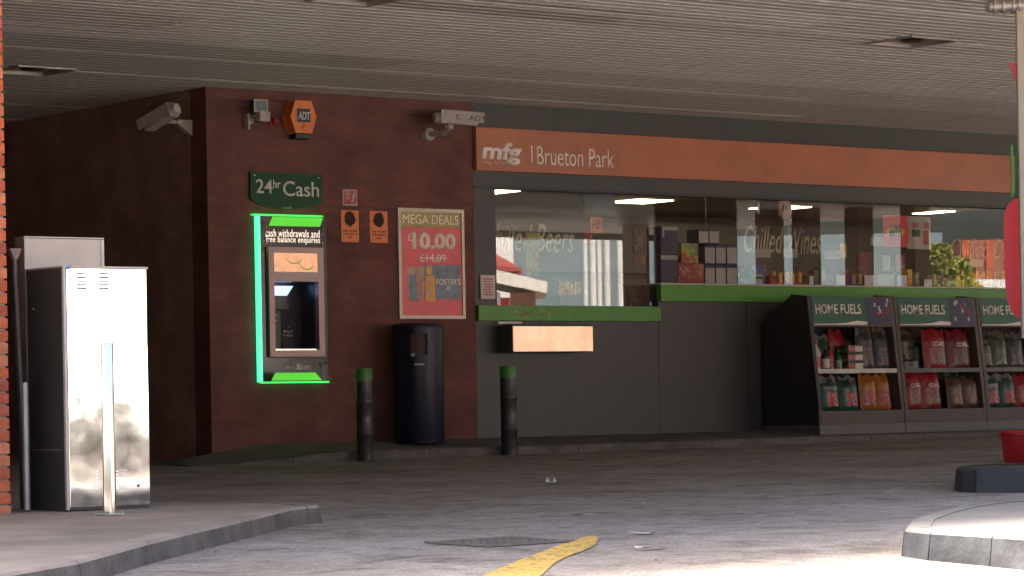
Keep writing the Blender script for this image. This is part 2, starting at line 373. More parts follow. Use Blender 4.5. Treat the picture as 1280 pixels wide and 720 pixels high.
def copy_tree(o, parent=None):
    c = o.copy(); COL.objects.link(c); c.parent = parent
    for ch in [x for x in bpy.data.objects if x.parent == o]: copy_tree(ch, c)
    return c
def lettering(body, x0, x1, z0, z1, y, name, mat, parent, bold=0., shear=0., thick=.003, rot=None, spacing=1.):
    cu = bpy.data.curves.new('t', 'FONT'); cu.body = body; cu.offset = bold; cu.shear = shear; cu.resolution_u = 4; cu.space_character = spacing
    to = bpy.data.objects.new('t', cu); COL.objects.link(to); bpy.context.view_layer.update()
    me = bpy.data.meshes.new_from_object(to.evaluated_get(bpy.context.evaluated_depsgraph_get()))
    bpy.data.objects.remove(to)
    mb = MB().mesh(me); bpy.data.meshes.remove(me)
    bm = mb.bm
    xs = [v.co.x for v in bm.verts]; ys = [v.co.y for v in bm.verts]
    ax, bx, ay, by = min(xs), max(xs), min(ys), max(ys)
    for v in bm.verts:
        v.co = Vector((x0+(v.co.x-ax)/(bx-ax)*(x1-x0), y, z0+(v.co.y-ay)/(by-ay)*(z1-z0)))
    g = bmesh.ops.extrude_face_region(bm, geom=bm.faces[:])
    bmesh.ops.translate(bm, vec=(0, -thick, 0), verts=[v for v in g['geom'] if isinstance(v, bmesh.types.BMVert)])
    if rot is not None: bmesh.ops.transform(bm, matrix=rot, verts=bm.verts)
    return mb.build(name, mat, parent)
def plate(r, y, t, name, mat, parent=None, bev=0., **k):
    return MB().box(r[0], r[1], y-t, y, r[2], r[3], bev=bev).build(name, mat, parent, **k)

SOF = 3.555; XB = 3.31                  # soffit height, end of the brick / start of the shop front
YE = -12.75                              # front edge of the canopy, left bay
YE2 = -18.4; XB2 = 9.                   # deeper right-hand bay

# ------------------------------------------------------------------ ground, pavements, kerbs
def ground():
    bm = bmesh.new(); ds = [-160, -60, -20, 0, 6, 12, 18, 24, 30, 38, 60, 120, 220]; us = [-160, -60, -20, -8, 0, 8, 20, 60, 160]
    vs = [[None]*len(us) for _ in ds]
    for i, d in enumerate(ds):
        for j, u in enumerate(us):
            x = CAM[0]+u*CS+d*SN; y = CAM[1]-u*SN+d*CS; vs[i][j] = bm.verts.new((x, y, gz(x, y)))
    for i in range(len(ds)-1):
        for j in range(len(us)-1): bm.faces.new((vs[i][j], vs[i][j+1], vs[i+1][j+1], vs[i+1][j]))
    mb = MB(); mb.bm = bm
    tag(mb.build('ground', M['asphalt'], origin=(0, 0, 0)), kind='structure')
ground()
def lerp(a, b, t): return a+(b-a)*t
def kerb_run(pts, name, mat, ztop, topmat=None, width=.13, step=.92, inward=1, batter=.025, taper=None):
    """kerb stones along a line of outer top-edge points (x, y)"""
    mb = MB(); P = [Vector((p[0], p[1])) for p in pts]
    seg = []
    for a, b in zip(P, P[1:]):
        n = max(1, round((b-a).length/step))
        for k in range(n): seg.append((lerp(a, b, k/n), lerp(a, b, (k+1)/n)))
    for i, (a, b) in enumerate(seg):
        d = (b-a).normalized(); nrm = Vector((-d.y, d.x))*inward
        da = d*.004
        a2, b2 = a+da, b-da
        za, zb = ztop(a.x, a.y), ztop(b.x, b.y)
        ga, gb_ = gz(a.x, a.y)-.05, gz(b.x, b.y)-.05
        r = .018
        def ring(p, z, g):
            return [mb.bm.verts.new((*(p-nrm*batter), g)), mb.bm.verts.new((*(p-nrm*.004), z-r)), mb.bm.verts.new((*(p+nrm*r*.4), z-r*.3)), mb.bm.verts.new((*(p+nrm*r), z)), mb.bm.verts.new((*(p+nrm*width), z)), mb.bm.verts.new((*(p+nrm*width), g))]
        A, B = ring(a2, za, ga), ring(b2, zb, gb_)
        for k in range(6): mb.bm.faces.new((A[k], B[k], B[(k+1) % 6], A[(k+1) % 6]))
        mb.bm.faces.new(A[::-1]); mb.bm.faces.new(B)
    if topmat is not None:
        bmesh.ops.recalc_face_normals(mb.bm, faces=mb.bm.faces); mb.bm.normal_update()
        for f in mb.bm.faces:
            if f.normal.z > .6: f.material_index = 1  # tops paler than faces: the shade on the faces is in the colours
        mat = [mat, topmat]
    return tag(mb.build(name, mat), kind='structure')
def slab(poly, name, mat, zf, thick=.1):
    mb = MB(); bm = mb.bm
    top = [bm.verts.new((p[0], p[1], zf(p[0], p[1]))) for p in poly]; bot = [bm.verts.new((p[0], p[1], zf(p[0], p[1])-thick)) for p in poly]
    f = bm.faces.new(top); bm.faces.new(bot[::-1]); n = len(poly)
    for k in range(n): bm.faces.new((top[k], top[(k+1) % n], bot[(k+1) % n], bot[k]))
    bmesh.ops.triangulate(bm, faces=[f])
    return tag(mb.build(name, mat, origin=(poly[0][0], poly[0][1], 0)), kind='structure')
def inset(pts, d, inward=1):
    P = [Vector(p[:2]) for p in pts]; out = []
    for i, p in enumerate(P):
        a = P[max(0, i-1)]; b = P[min(len(P)-1, i+1)]; t = (b-a).normalized(); out.append(p+Vector((-t.y, t.x))*inward*d)
    return out

# left pavement (cabinets and steel posts stand on it)
LZ = -.25; lz = lambda x, y: gz(x, y)+.11
def on_l(px, py):
    u, w = uw(px, py); return at(px, py, (GA+.11-CAM[2])/(w-GB))
lp = [(-14, -18.6), (-12.4, -16.9)]+[tuple(on_l(px, py)[:2]) for px, py in ((0, 717), (98, 700), (187, 676), (250, 661), (312, 647), (342, 639.5), (363, 634.5), (384, 632), (399, 631))]+[(-5.48, -9.9), (-5.46, -9.6), (-5.55, -9.2), (-5.8, -8.85), (-7.15, -8.75)]
kerb_run(lp, 'kerb', M['kerb'], lz, M['concrete'])
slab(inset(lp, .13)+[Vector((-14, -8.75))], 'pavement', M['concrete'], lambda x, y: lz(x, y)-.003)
# shop pavement
def szt(x, y):
    e = max(0., min(1., (x+.1)/1.0)); zz = -.09+.02*min(1, max(0, (x-3)/4))
    return lerp(gz(x, y)+.012, zz, e)
sp = [(-.6, -.55), (-.08, -.6), (.5, -.7), (1.1, -.79), (3.0, -.93), (5.5, -1.28), (7, -1.3), (13, -1.3), (20, -1.3)]
kerb_run(sp, 'kerb', M['kerb'], szt, step=.9)
mbp = MB()
ins = inset(sp, .13)
for (a, b) in zip(ins, ins[1:]):
    n = 4
    for k in range(n):
        p = lerp(a, b, k/n); q = lerp(a, b, (k+1)/n)
        mbp.face([(p.x, p.y, szt(*p)-.003), (q.x, q.y, szt(*q)-.003), (q.x, 0.02, max(-.012, gz(*q)+.03) if q.x > .6 else lerp(gz(q.x, 0)+.02, -.012, max(0, min(1, (q.x+.6)/1.2)))), (p.x, 0.02, max(-.012, gz(*p)+.03) if p.x > .6 else lerp(gz(p.x, 0)+.02, -.012, max(0, min(1, (p.x+.6)/1.2))))])
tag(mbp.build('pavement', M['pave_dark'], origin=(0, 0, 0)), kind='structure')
# near pump island
IZ = -.28
isl = [(2.0, -12.2), (-1.2, -12.75)]+[tuple(on_z(px, py, IZ)[:2]) for px, py in ((1290, 624.5), (1240, 627), (1200, 632), (1165, 640))]+[(-4.85, -14.45), (-5.28, -14.85), (-5.55, -15.1), (-5.68, -15.4), (-5.8, -15.9), (-6.1, -17.0), (-5.9, -17.6), (2., -17.6)]
kerb_run(isl, 'kerb', M['kerb_blue'], lambda x, y: IZ, M['concrete_light'], width=.12)
slab(inset(isl, .12), 'pump_island', M['concrete_light'], lambda x, y: IZ-.004, .1)
# far pump island
FZ = gz(0, -10)+.15
isf = [(6.5, -10.6)]+[tuple(on_z(px, py, FZ)[:2]) for px, py in ((1300, 578.5), (1240, 579.6), (1212, 581), (1200, 582.4), (1195.5, 583.6), (1196.5, 584.6), (1204, 585.4), (1220, 585.7), (1300, 585))]+[(6.5, -15)]
kerb_run(isf, 'kerb', M['kerb_dark'], lambda x, y: FZ, width=.12)
slab(inset(isf, .12), 'pump_island', M['kerb'], lambda x, y: FZ-.004, .1)

# ------------------------------------------------------------------ canopy
can = thing('forecourt_canopy', (0, 0, SOF), 'wide forecourt canopy with grey slatted ceiling over the whole picture', 'canopy')
CX0, CX1, CY1 = -14., 22., 9.
MB().box(CX0, CX1, YE, CY1, SOF+.04, SOF+.4).build('roof_deck', M['slatback'], can)
MB().box(XB2, CX1, YE2, YE-.002, SOF+.04, SOF+.4).build('roof_deck', M['slatback'], can)
MB().box(XB2, CX1, YE2, YE-.13, SOF+.01, SOF+.038).build('bay_ceiling', M['slat'][2], can)
MB().box(CX0-.1, XB2-.1, YE-.12, YE, SOF-.1, SOF+.6).build('edge_fascia', M['grey'], can)
MB().box(XB2-.1, XB2, YE2-.12, YE, SOF-.1, SOF+.6).build('edge_fascia', M['grey'], can)
MB().box(XB2, CX1+.1, YE2-.12, YE2, SOF-.1, SOF+.6).build('edge_fascia', M['grey'], can)
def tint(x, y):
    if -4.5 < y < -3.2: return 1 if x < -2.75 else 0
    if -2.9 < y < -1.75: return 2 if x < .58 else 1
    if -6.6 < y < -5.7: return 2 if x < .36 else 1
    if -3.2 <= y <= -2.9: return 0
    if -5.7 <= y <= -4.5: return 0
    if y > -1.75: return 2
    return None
fix = [(on_z(1140, 52, SOF), .62), (on_z(40, 88, SOF), .62), (on_z(448, -2, SOF), .62)]
smb = MB(); y = YE+.02; pitch = .16; i = 0
rowt = {}
while y < CY1-.1:
    xs = [CX0]; band = int(floor(y/1.2)); random.seed(band*13+5)
    if -4.5 < y < -3.2: js = [-2.75, 3.1]
    elif -2.9 < y < -1.75: js = [.58, 6.4]
    elif -6.6 < y < -5.7: js = [.36, 6.2]
    else: js = [random.uniform(-8, -3), random.uniform(-1, 5), random.uniform(7, 12)]
    xs += js+[CX1]
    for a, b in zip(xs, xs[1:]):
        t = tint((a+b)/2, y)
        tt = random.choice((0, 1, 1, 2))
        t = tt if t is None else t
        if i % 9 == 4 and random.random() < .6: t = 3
        # leave openings for the recessed lights
        spans = [(a+.004, b-.004)]
        for c, hw in fix:
            if abs(y+.048-c.y) < hw*.5:
                ns = []
                for s0, s1 in spans:
                    if s1 < c.x-hw*.5 or s0 > c.x+hw*.5: ns.append((s0, s1)); continue
                    if s0 < c.x-hw*.5: ns.append((s0, c.x-hw*.5))
                    if s1 > c.x+hw*.5: ns.append((c.x+hw*.5, s1))
                spans = ns
        dz = random.uniform(-.0015, .0015)
        for s0, s1 in spans:
            n0 = len(smb.bm.faces); z = SOF+dz
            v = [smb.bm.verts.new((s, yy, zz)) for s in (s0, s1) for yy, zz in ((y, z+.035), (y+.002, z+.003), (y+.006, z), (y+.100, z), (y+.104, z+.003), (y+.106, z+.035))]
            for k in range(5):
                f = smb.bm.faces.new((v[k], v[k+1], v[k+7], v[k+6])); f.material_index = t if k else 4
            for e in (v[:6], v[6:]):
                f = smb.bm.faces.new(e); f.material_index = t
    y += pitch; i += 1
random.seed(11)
smb.build('slatted_ceiling', M['slat']+[pm('slat_gap_shade', (.36, .35, .335), .6, var=.02)], can)  # slat front faces coloured darker to paint in the shade of the gaps
for c, hw in fix:
    h = hw*.5
    m_ = MB()
    for (x0, x1, y0, y1) in ((c.x-h, c.x+h, c.y-h, c.y-h+.04), (c.x-h, c.x+h, c.y+h-.04, c.y+h), (c.x-h, c.x-h+.04, c.y-h+.04, c.y+h-.04), (c.x+h-.04, c.x+h, c.y-h+.04, c.y+h-.04)):
        m_.box(x0, x1, y0, y1, SOF-.012, SOF+.036)
    lf = m_.build('light_fitting', M['steel_dull'], can)
    MB().box(c.x-h+.042, c.x+h-.042, c.y-h+.042, c.y+h-.042, SOF+.022, SOF+.034).build('diffuser', M['brownplast'], lf)
    MB().cyl((c.x, c.y, SOF+.0), (c.x, c.y, SOF+.022), .09, .12).build('bulb_housing', M['black'], lf)

# ------------------------------------------------------------------ shop building
shop = thing('shop_building', (0, 0, 0), 'single-storey forecourt shop with red brick corner, orange fascia and long window', 'shop')
_q = rect(319, 410, 269, 479, -.06)
HX0, HX1 = _q[0]+21.5/91*(_q[1]-_q[0]), _q[0]+76.5/91*(_q[1]-_q[0]); HZ0, HZ1 = _q[3]-169/210*(_q[3]-_q[2]), _q[3]-83/210*(_q[3]-_q[2])
MB().box(0, HX0-.012, 0, .3, -.3, SOF+.03).box(HX1+.012, XB, 0, .3, -.3, SOF+.03).box(HX0-.012, HX1+.012, 0, .3, -.3, HZ0-.012).box(HX0-.012, HX1+.012, 0, .3, HZ1+.012, SOF+.03).build('brick_wall', M['brick'], shop)
MB().box(0, .3, .3, 10, -.3, SOF+.03).build('side_wall', M['brick_dark'], shop)
XR = 19.
fz1 = 3.30; fz0 = (on_y(590, 210).z+on_y(1265, 245).z)/2
wz1 = 2.665; 
MB().box(XB+.002, XR, .0, .3, fz1, SOF+.03).build('upper_panel', M['grey'], shop)
fas = MB().box(XB+.01, XR, -.06, .0, fz0, fz1-.004, bev=.006).build('fascia_board', M['fascia'], shop)
MB().box(XB+.002, XR, .002, .3, wz1, fz1-.002).build('head_panel', M['grey'], shop)
MB().box(XB+.002, XR, -.012, .0, wz1-.02, wz1+.015).build('window_head_trim', M['grey2'], shop)
a = on_y(620, 300).x; XW0 = a; XW1 = on_y(822.5, 360).x
# grey pillar left of the window, lower wall
MB().box(XB+.002, XW0, .0, .3, 1.40, wz1-.02).build('window_pier', M['grey'], shop)
ns = (on_y(600, 381).z+on_y(822, 384).z)/2; nb = (on_y(600, 401).z+on_y(822, 402).z)/2
ls = (on_y(822, 353).z+on_y(1255, 364.5).z)/2; lb = ls-.185
xj = XW1
pan = [XB+.004, xj, 7.2, 9.6, 12, XR]
for k in range(5):
    x0, x1 = pan[k], pan[k+1]-.006
    zt = nb-.002 if k == 0 else lb-.002
    MB().box(x0, x1, .0, .28, -.1, zt).build('lower_panel', M['grey'], shop)
MB().box(XB, xj, .03, .3, -.12, ns-.03).box(xj, XR, .03, .3, -.12, ls-.02).build('wall_core', M['grey2'], shop)
np_ = MB().box(XB+.01, xj-.004, -.05, .03, nb, ns, bev=.004).build('night_pay_band', M['green_band'], shop)
lg = MB().box(xj+.002, XR, -.05, .03, lb, ls, bev=.004).build('window_ledge', M['green_band'], shop)
MB().box(xj+.002, XR, -.048, .6, ls+.002, ls+.02).build('sill_board', M['cream'], shop)
MB().box(XW0, XW1, .03, .3, ns-.02, ns+.004).build('sill_board', M['grey2'], shop)
# window panes
pane_x = [XW0, XW1, on_y(1040, 300).x+.6, XR]
def window(x0, x1, z0, z1):
    MB().face([(x0+.003, .06, z0), (x1-.003, .06, z0), (x1-.003, .06, z1), (x0+.003, .06, z1)]).build('window_pane', M['glass'], shop)
window(XW0, XW1, ns+.005, wz1-.02); window(XW1, 9.3, ls+.021, wz1-.02); window(9.3, XR, ls+.021, wz1-.02)
# fascia writing
r = rect(602, 652, 178, 206, -.06)
lettering('mfg', r[0], r[1], r[2], r[3], -.061, 'logo', M['white_text'], shop, bold=.035, shear=.12)
r = rect(603, 640, 200.5, 204.5, -.06)
lettering('motor fuel group', r[0], r[1], r[2]-.01, r[3]-.012, -.061, 'logo_caption', M['white_text'], shop, bold=.01)
x = on_y(664, 190, -.06); MB().box(x.x, x.x+.012, -.064, -.06, on_y(664, 203, -.06).z, on_y(664, 182, -.06).z).build('logo_divider', M['white_text'], shop)
r = rect(671, 767, 185, 208, -.06)
lettering('Brueton Park', r[0], r[1], r[2], r[3], -.061, 'lettering', M['white_text'], shop, bold=-.004)
r = rect(643, 689, 385, 399, -.05)
lettering('Night Pay', r[0], r[1], r[2]+.01, r[3]-.005, -.051, 'lettering', M['nighttext'], shop, bold=.004)

# interior
inn = MB()
inn.box(XB+.3, XR, 6, 6.2, -.1, 3.0); inn.box(XR, XR+.2, 0, 6.2, -.1, 3.2); inn.box(XB-.0, XB+.3, .3, 6.2, -.1, 3.)
inn.build('interior_wall', M['in_wall'], shop)
MB().box(XB+.3, XR, .3, 6.2, 2.9, 3.0).build('interior_ceiling', M['in_ceil'], shop)
MB().box(XB+.3, XR, .3, 6.2, -.1, .0).build('interior_floor', M['in_floor'], shop)
MB().box(.31, XR+.3, .31, 9.9, SOF-.3, SOF+.02).build('roof_void', M['slatback'], shop)
cz = 2.9
for (pa, pb) in (((600, 240), (635.5, 239.5)), ((772, 251), (831, 250.5)), ((937, 260), (1013, 257.5)), ((1151, 265), (1181, 264.5))):
    pass
for (pcx, pcy) in ((607, 238.7), (801, 250.7), (975, 258.8), (1164, 264.6)):
    pc = on_z(pcx, pcy, cz); xc, yc = pc.x, pc.y
    hx = .12 if pcx > 1100 else .295
    if pcx > 1100: xc += .05
    fr = MB().box(xc-hx-.025, xc+hx+.025, yc-.32, yc+.32, cz-.006, cz-.001).build('light_frame', M['in_ceil'], shop)
    MB().box(xc-hx, xc+hx, yc-.295, yc+.295, cz-.016, cz-.007).build('light_panel', M['lamp'], fr)
# cooler run with script writing above
MB().box(XB+.4, XR-.02, 5.2, 5.9, .0, 2.05).build('cooler_cabinet', M['cooler'], shop)
ch = MB().box(XB+.4, XR-.02, 5.1, 5.9, 2.06, 2.75).build('cooler_header', M['cooler'], shop)
for body, l, r_, t, b_ in (('Chilled Beers', 604, 718, 279, 319), ('Chilled Wines', 930, 1027, 283, 320), ('Chilled Drinks', 1188, 1288, 298, 327)):
    q = rect(l, r_, t, b_, 5.09)
    lettering(body, q[0], q[1], q[2]+.03, q[3], 5.095, 'lettering', M['faded_text'], shop, bold=.006, shear=.35)

# ------------------------------------------------------------------ things behind the glass
def carton(px, pt, pb, y, mat, name, label, cat, group=None, dep=.25, card=None, z0=None):
    l, r_ = px; x0, x1, a0, a1 = rect(l, r_, pt, pb, y)
    if z0 is not None: a0 = z0
    t = thing(name, ((x0+x1)/2, y+dep/2, a0), label, cat, group)
    MB().box(x0, x1, y, y+dep, a0, a1, bev=.004).build('box', mat, t)
    if card: 
        for (cu0, cu1, cv0, cv1, cm) in card:
            MB().box(lerp(x0, x1, cu0), lerp(x0, x1, cu1), y-.003, y-.001, lerp(a0, a1, cv0), lerp(a0, a1, cv1)).build('printed_panel', cm, t)
    return t, (x0, x1, a0, a1)
zs = ls+.021
t, b0 = carton((826, 847), 318, 354, .2, M['purple'], 'carton', 'dark purple carton at the bottom of the stack beside the window joint', 'carton', z0=zs, card=[(.0, 1., .82, .97, M['cream'])])
carton((826, 847), 283, 317.5, .2, M['purple'], 'carton', 'dark purple carton on top of its twin beside the window joint', 'carton', z0=b0[3]+.002, card=[(.1, 1., .86, .99, M['cream']), (.1, .2, .6, .86, M['cream'])])
t, b1 = carton((848, 880), 329, 354, .2, M['redbox'], 'carton', 'red printed carton under the yellow one in the window', 'carton', z0=zs, dep=.22)
carton((852, 873), 304, 328, .2, M['yelbox'], 'carton', 'yellow and green printed carton on the red one in the window', 'carton', z0=b1[3]+.002, dep=.2)
zr = zs
wl = 'white-fronted carton %s of the stack on the window ledge'
rows = [(331, 352.5, [(881, 894), (894.7, 907.5), (908.3, 921.5)], ('left in the bottom row', 'middle in the bottom row', 'right in the bottom row')),
        (305.5, 330.5, [(881, 894), (894.7, 907.5), (908.3, 921.5)], ('left in the second row', 'middle in the second row', 'right in the second row')),
        (286.5, 305, [(873, 885.6), (886.4, 899)], ('left in the top row', 'right in the top row'))]
for (pt, pb, cols, words) in rows:
    for cpx, wd in zip(cols, words):
        t, q = carton(cpx, pt, pb, .2, M['purple'], 'carton', wl % wd, 'carton', 'white-fronted cartons stacked in the window', z0=zr, dep=.2, card=[(.04, .96, .06, .84, M['pinkcard'])])
    zr = q[3]+.002
carton((940, 957), 331, 355, .25, M['bluebox'], 'carton', 'blue printed box right of the white-fronted cartons', 'carton', z0=zs)
carton((944, 954), 343, 356, .12, M['black'], 'carton', 'small black box with a pale label in front of the blue one', 'carton', z0=zs, dep=.1, card=[(.1, .9, .1, .55, M['pinkcard']), (.05, .95, .8, .97, M['pinkcard'])])
carton((963, 970), 344, 356, .2, M['red_plastic'], 'carton', 'narrow red box left of the orange snack tray', 'carton', z0=zs, dep=.1)
# snack tray with packets
q = rect(971, 1011, 346, 358, .2)
t = thing('snack_tray', ((q[0]+q[1])/2, .3, zs), 'tray packed with orange and yellow snack packets in the window', 'snack tray')
MB().box(q[0], q[1], .2, .42, zs, zs+.04).build('tray', M['redbox'], t)
for k in range(10):
    x0 = lerp(q[0], q[1], (k+.5)/10); MB().box(-.022, .022, -.012, .012, 0, .1+.03*random.random(), mat=Matrix.Translation((x0, .28+.06*(k % 2), zs+.041)) @ Matrix.Rotation(random.uniform(-.15, .15), 4, 'Y')).build('packet', M['flame'], t)
q = rect(700, 728, 352, 372, .5)
t = thing('snack_tray', ((q[0]+q[1])/2, .6, q[2]), 'small rack of bright yellow packets deep in the night pay window', 'snack tray')
MB().box(q[0], q[1], .5, .8, ns+.004, q[2]+.03).build('rack', M['cooler'], t)
for k in range(6):
    x0 = lerp(q[0], q[1], (k+.5)/6); MB().box(x0-.02, x0+.02, .52, .55, q[2]+.031, q[3]-.01*(k % 2), bev=.004).build('packet', M['flame'], t)
t.location.z = ns
for ch_ in [c for c in bpy.data.objects if c.parent == t]: ch_.location.z += q[2]-ns
# price cards on clips
CARDW = 'whitecard'
for k, (l, r_, t_, b_, ln) in enumerate(((1045.5, 1056, 344, 360, 'just right of the orange snack tray'), (1081, 1094, 344, 361, 'left of the grey pair of cards'), (1122, 1134, 344, 361, 'right of the grey pair of cards'), (1155.5, 1165, 349, 361, 'left of the foliage reflection, lowest of the row'), (1012, 1017, 345, 357, 'narrow, touching the snack tray'))):
    q = rect(l, r_, t_, b_, .15); 
    tag(MB().box(q[0], q[1], .15, .154, zs+.004, q[3]).build('price_card', M[CARDW]), 'white price card on the window ledge, '+ln, 'price card', 'white price cards on the ledge')
for k, (l, r_, ln) in enumerate(((1097, 1107, 'left'), (1107.8, 1118, 'right'))):
    q = rect(l, r_, 343, 361, .18)
    tag(MB().box(q[0], q[1], .18, .2, zs+.002, q[3]).build('leaflet', M['pinkcard']), '%s one of the two grey leaflets side by side on the ledge' % ln, 'leaflet', 'pair of grey leaflets')
for k, (l, r_, t_, b_, ln) in enumerate(((945, 963, 311, 322, 'below the word Chilled of the wines sign'), (978, 997, 311, 322, 'below the word Wines'), (1031, 1049, 313, 324, 'right of the wines sign'), (1213, 1229, 324, 334, 'below the drinks sign'), (1103, 1113, 319, 339, 'tall, under the hanging red sign'), (1088, 1104, 296, 307, 'left of the hanging red sign'))):
    q = rect(l, r_, t_, b_, .072)
    tag(MB().box(q[0], q[1], .0685, .0705, q[2], q[3]).build('notice', M['cream']), 'small pale notice stuck inside the glass, '+ln, 'notice', 'pale notices on the glass')
for k, (l, r_, t_, b_, m_, ln) in enumerate(((1072, 1090, 315, 343, 'bag_crimson', 'pink and green printed poster standing above the ledge'), (1119, 1131, 318, 340, 'redbox', 'narrow red printed poster under the hanging sign'), (792, 806, 288, 330, 'bag_dark', 'tall narrow poster of round stickers in the night pay window'), (657, 673, 291, 345, 'yelbox', 'tall cream poster with lettering strokes in the night pay window'), (1050, 1058, 305, 322, 'flame', 'small sticker with orange spot right of the wines sign'))):
    q = rect(l, r_, t_, b_, .3)
    tag(MB().box(q[0], q[1], .3, .31, q[2], q[3]).build('poster', M[m_]), ln, 'poster')
q = rect(735, 749, 272, 292, .12)
t = thing('window_sticker', ((q[0]+q[1])/2, .1, q[2]), 'square orange and red sticker with letter shapes near the window top', 'sticker')
MB().box(q[0], q[1], .07, .073, q[2], q[3]).build('backing', M['orange'], t)
lettering('HB', q[0]+.015, q[1]-.015, q[2]+.05, q[3]-.03, .0695, 'lettering', M['red_dark'], t, bold=.02)
tag(plate(rect(730, 740, 290, 303, .12), .123, .01, 'poster', M['redbox']), 'small red poster just below the orange window sticker', 'poster')
for k, (pa, pb, lb_) in enumerate(((1018, 1044, 'left'), (1058, 1080, 'second'), (1135, 1154, 'third'), (1167, 1206, 'fourth'), (1212, 1262, 'last'))):
    q = rect(pa, pb, 344, 361, .3)
    t = thing('goods_tray', ((q[0]+q[1])/2, .4, zs), 'low tray of mixed coloured packets behind the price cards, %s along the ledge' % lb_, 'goods tray', 'trays of packets on the window ledge')
    MB().box(q[0], q[1], .3, .52, zs+.001, zs+.03).build('tray', M['cooler'], t)
    xx = q[0]+.01; rk = random.Random(k)
    while xx < q[1]-.05:
        w_ = rk.uniform(.035, .08); hh_ = rk.uniform(.07, .2)
        MB().box(xx, min(xx+w_, q[1]), .31, .42, zs+.031, zs+.03+hh_, bev=.004).build('packet', M[rk.choice(('flame', 'redbox', 'bluebox', 'pinkcard', 'yelbox', 'cream', 'bag_green', 'purple'))], t)
        xx += w_+.006
# product clutter on racks deeper in the shop
for k, (x0, x1, y0, hgt, m_, ln) in enumerate(((4.0, 4.7, 3.4, 1.5, 'bluebox', 'leftmost in the night pay window'), (5.3, 6.3, 3.6, 1.55, 'redbox', 'behind the night pay window'), (7.6, 8.6, 2.6, 1.75, 'bag_olive', 'behind the white-fronted cartons'), (9.4, 10.8, 2.6, 1.72, 'bag_crimson', 'behind the snack tray'), (11.4, 12.9, 2.6, 1.75, 'bluebox', 'behind the price cards'), (13.2, 14.6, 2.4, 1.78, 'bag_orange', 'under the drinks sign'))):
    t = thing('display_rack', ((x0+x1)/2, y0+.2, 0), 'tall shop rack of packaged goods inside, '+ln, 'rack', 'racks of goods inside the shop')
    MB().box(x0, x0+.03, y0, y0+.45, .0, hgt).box(x1-.03, x1, y0, y0+.45, .0, hgt).box(x0+.03, x1-.03, y0+.42, y0+.45, .0, hgt).build('frame', M['stand_in'], t)
    for j in range(4):
        z = .35+.38*j
        if z+.25 > hgt: break
        MB().box(x0+.032, x1-.032, y0, y0+.418, z, z+.02).build('shelf', M['shelf'], t)
        mm = MB(); xx = x0+.05
        while xx < x1-.15:
            w_ = random.uniform(.07, .13); mm.box(xx, xx+w_, y0+.02, y0+.3, z+.021, z+random.uniform(.16, .3), bev=.004); xx += w_+.008
        tag(mm.build('packets', M[m_], t), kind='stuff')
# television hung from the shop ceiling
tv = thing('television', (6.1, .9, 2.2), 'dark television hung from the ceiling at the top of the night pay window', 'television')
c_ = on_y(748, 252, .7); 
R1 = Matrix.Translation(c_) @ Matrix.Rotation(radians(-14), 4, 'X') @ Matrix.Rotation(radians(8), 4, 'Z')
tv.location = c_; 
MB().box(-.27, .27, -.02, .03, -.16, .17, mat=R1, bev=.008).build('casing', M['tv'], tv)
MB().cyl(c_+Vector((0, .03, .1)), (c_.x, c_.y+.05, 2.9), .02).build('bracket', M['black'], tv)
# projector-like glossy ceiling camera strip under it
# round-fronted speaker spotlight
c_ = on_y(980, 261, .22)
t = thing('ceiling_speaker', (c_.x, c_.y, 2.35), 'round brown speaker with dark body hanging at the window top', 'speaker')
d_ = Vector((.75, -.45, -.05)).normalized()
MB().cyl(c_-d_*.30, c_-d_*.02, .075, .085).build('body', M['black'], t, smooth=True)
MB().lathe((0, 0, 0), [(.001, .06), (.03, .06), (.035, .045), (.09, .04), (.112, .02), (.12, .0), (.12, -.02), (.1, -.03)]).build('dish', M['brownplast'], t, smooth=True)
dd = [o for o in bpy.data.objects if o.parent == t][-1]
dd.data.transform(Matrix.Translation(t.location)); dd.data.transform(Matrix.Translation(c_-Vector(t.location)) @ Vector((0, 0, 1)).rotation_difference(Vector((.1, -1, 0)).normalized()).to_matrix().to_4x4())
MB().cyl(c_-d_*.2+Vector((0, 0, .06)), (c_.x-d_.x*.2, c_.y-d_.y*.2, 2.9), .015).build('stem', M['black'], t)
# hanging red and cream sign
q = rect(1104, 1163, 270, 309, .4)
t = thing('hanging_sign', ((q[0]+q[1])/2, .4, q[2]), 'hanging card sign, red left half with yellow arch, cream right half', 'sign')
xm = lerp(q[0], q[1], .55)
MB().prism([(q[0], .4, q[2]), (xm-.04, .4, q[2]), (xm, .4, (q[2]+q[3])/2), (xm-.04, .4, q[3]), (q[0], .4, q[3])], (0, .01, 0)).build('red_board', M['hsign'], t)
MB().prism([(xm-.036, .4, q[2]-.02), (q[1], .4, q[2]-.02), (q[1], .4, q[3]), (xm-.036, .4, q[3]), (xm+.004, .4, (q[2]+q[3])/2)], (0, .01, 0)).build('cream_board', M['cream'], t)
w_ = xm-q[0]; h_ = q[3]-q[2]; cx = q[0]+w_*.46; 
arc = []
for k in range(9):
    a_ = radians(150-15*k); arc.append((cx+w_*.42*cos(a_)*1.05, .397, q[2]+h_*.33+h_*.33*sin(a_)))
for k in range(9):
    a_ = radians(30+15*k); arc.append((cx+w_*.3*cos(a_), .397, q[2]+h_*.26+h_*.16*sin(a_)))
MB().prism(arc, (0, .003, 0)).build('yellow_arch', M['yellow'], t)
lettering('CAFE', cx-w_*.2, cx+w_*.2, q[2]+h_*.53, q[2]+h_*.69, .396, 'lettering', M['ink_dark'], t, bold=.02)
lettering('BITE', cx-w_*.23, cx+w_*.23, q[2]+h_*.34, q[2]+h_*.52, .396, 'lettering', M['ink_dark'], t, bold=.02)
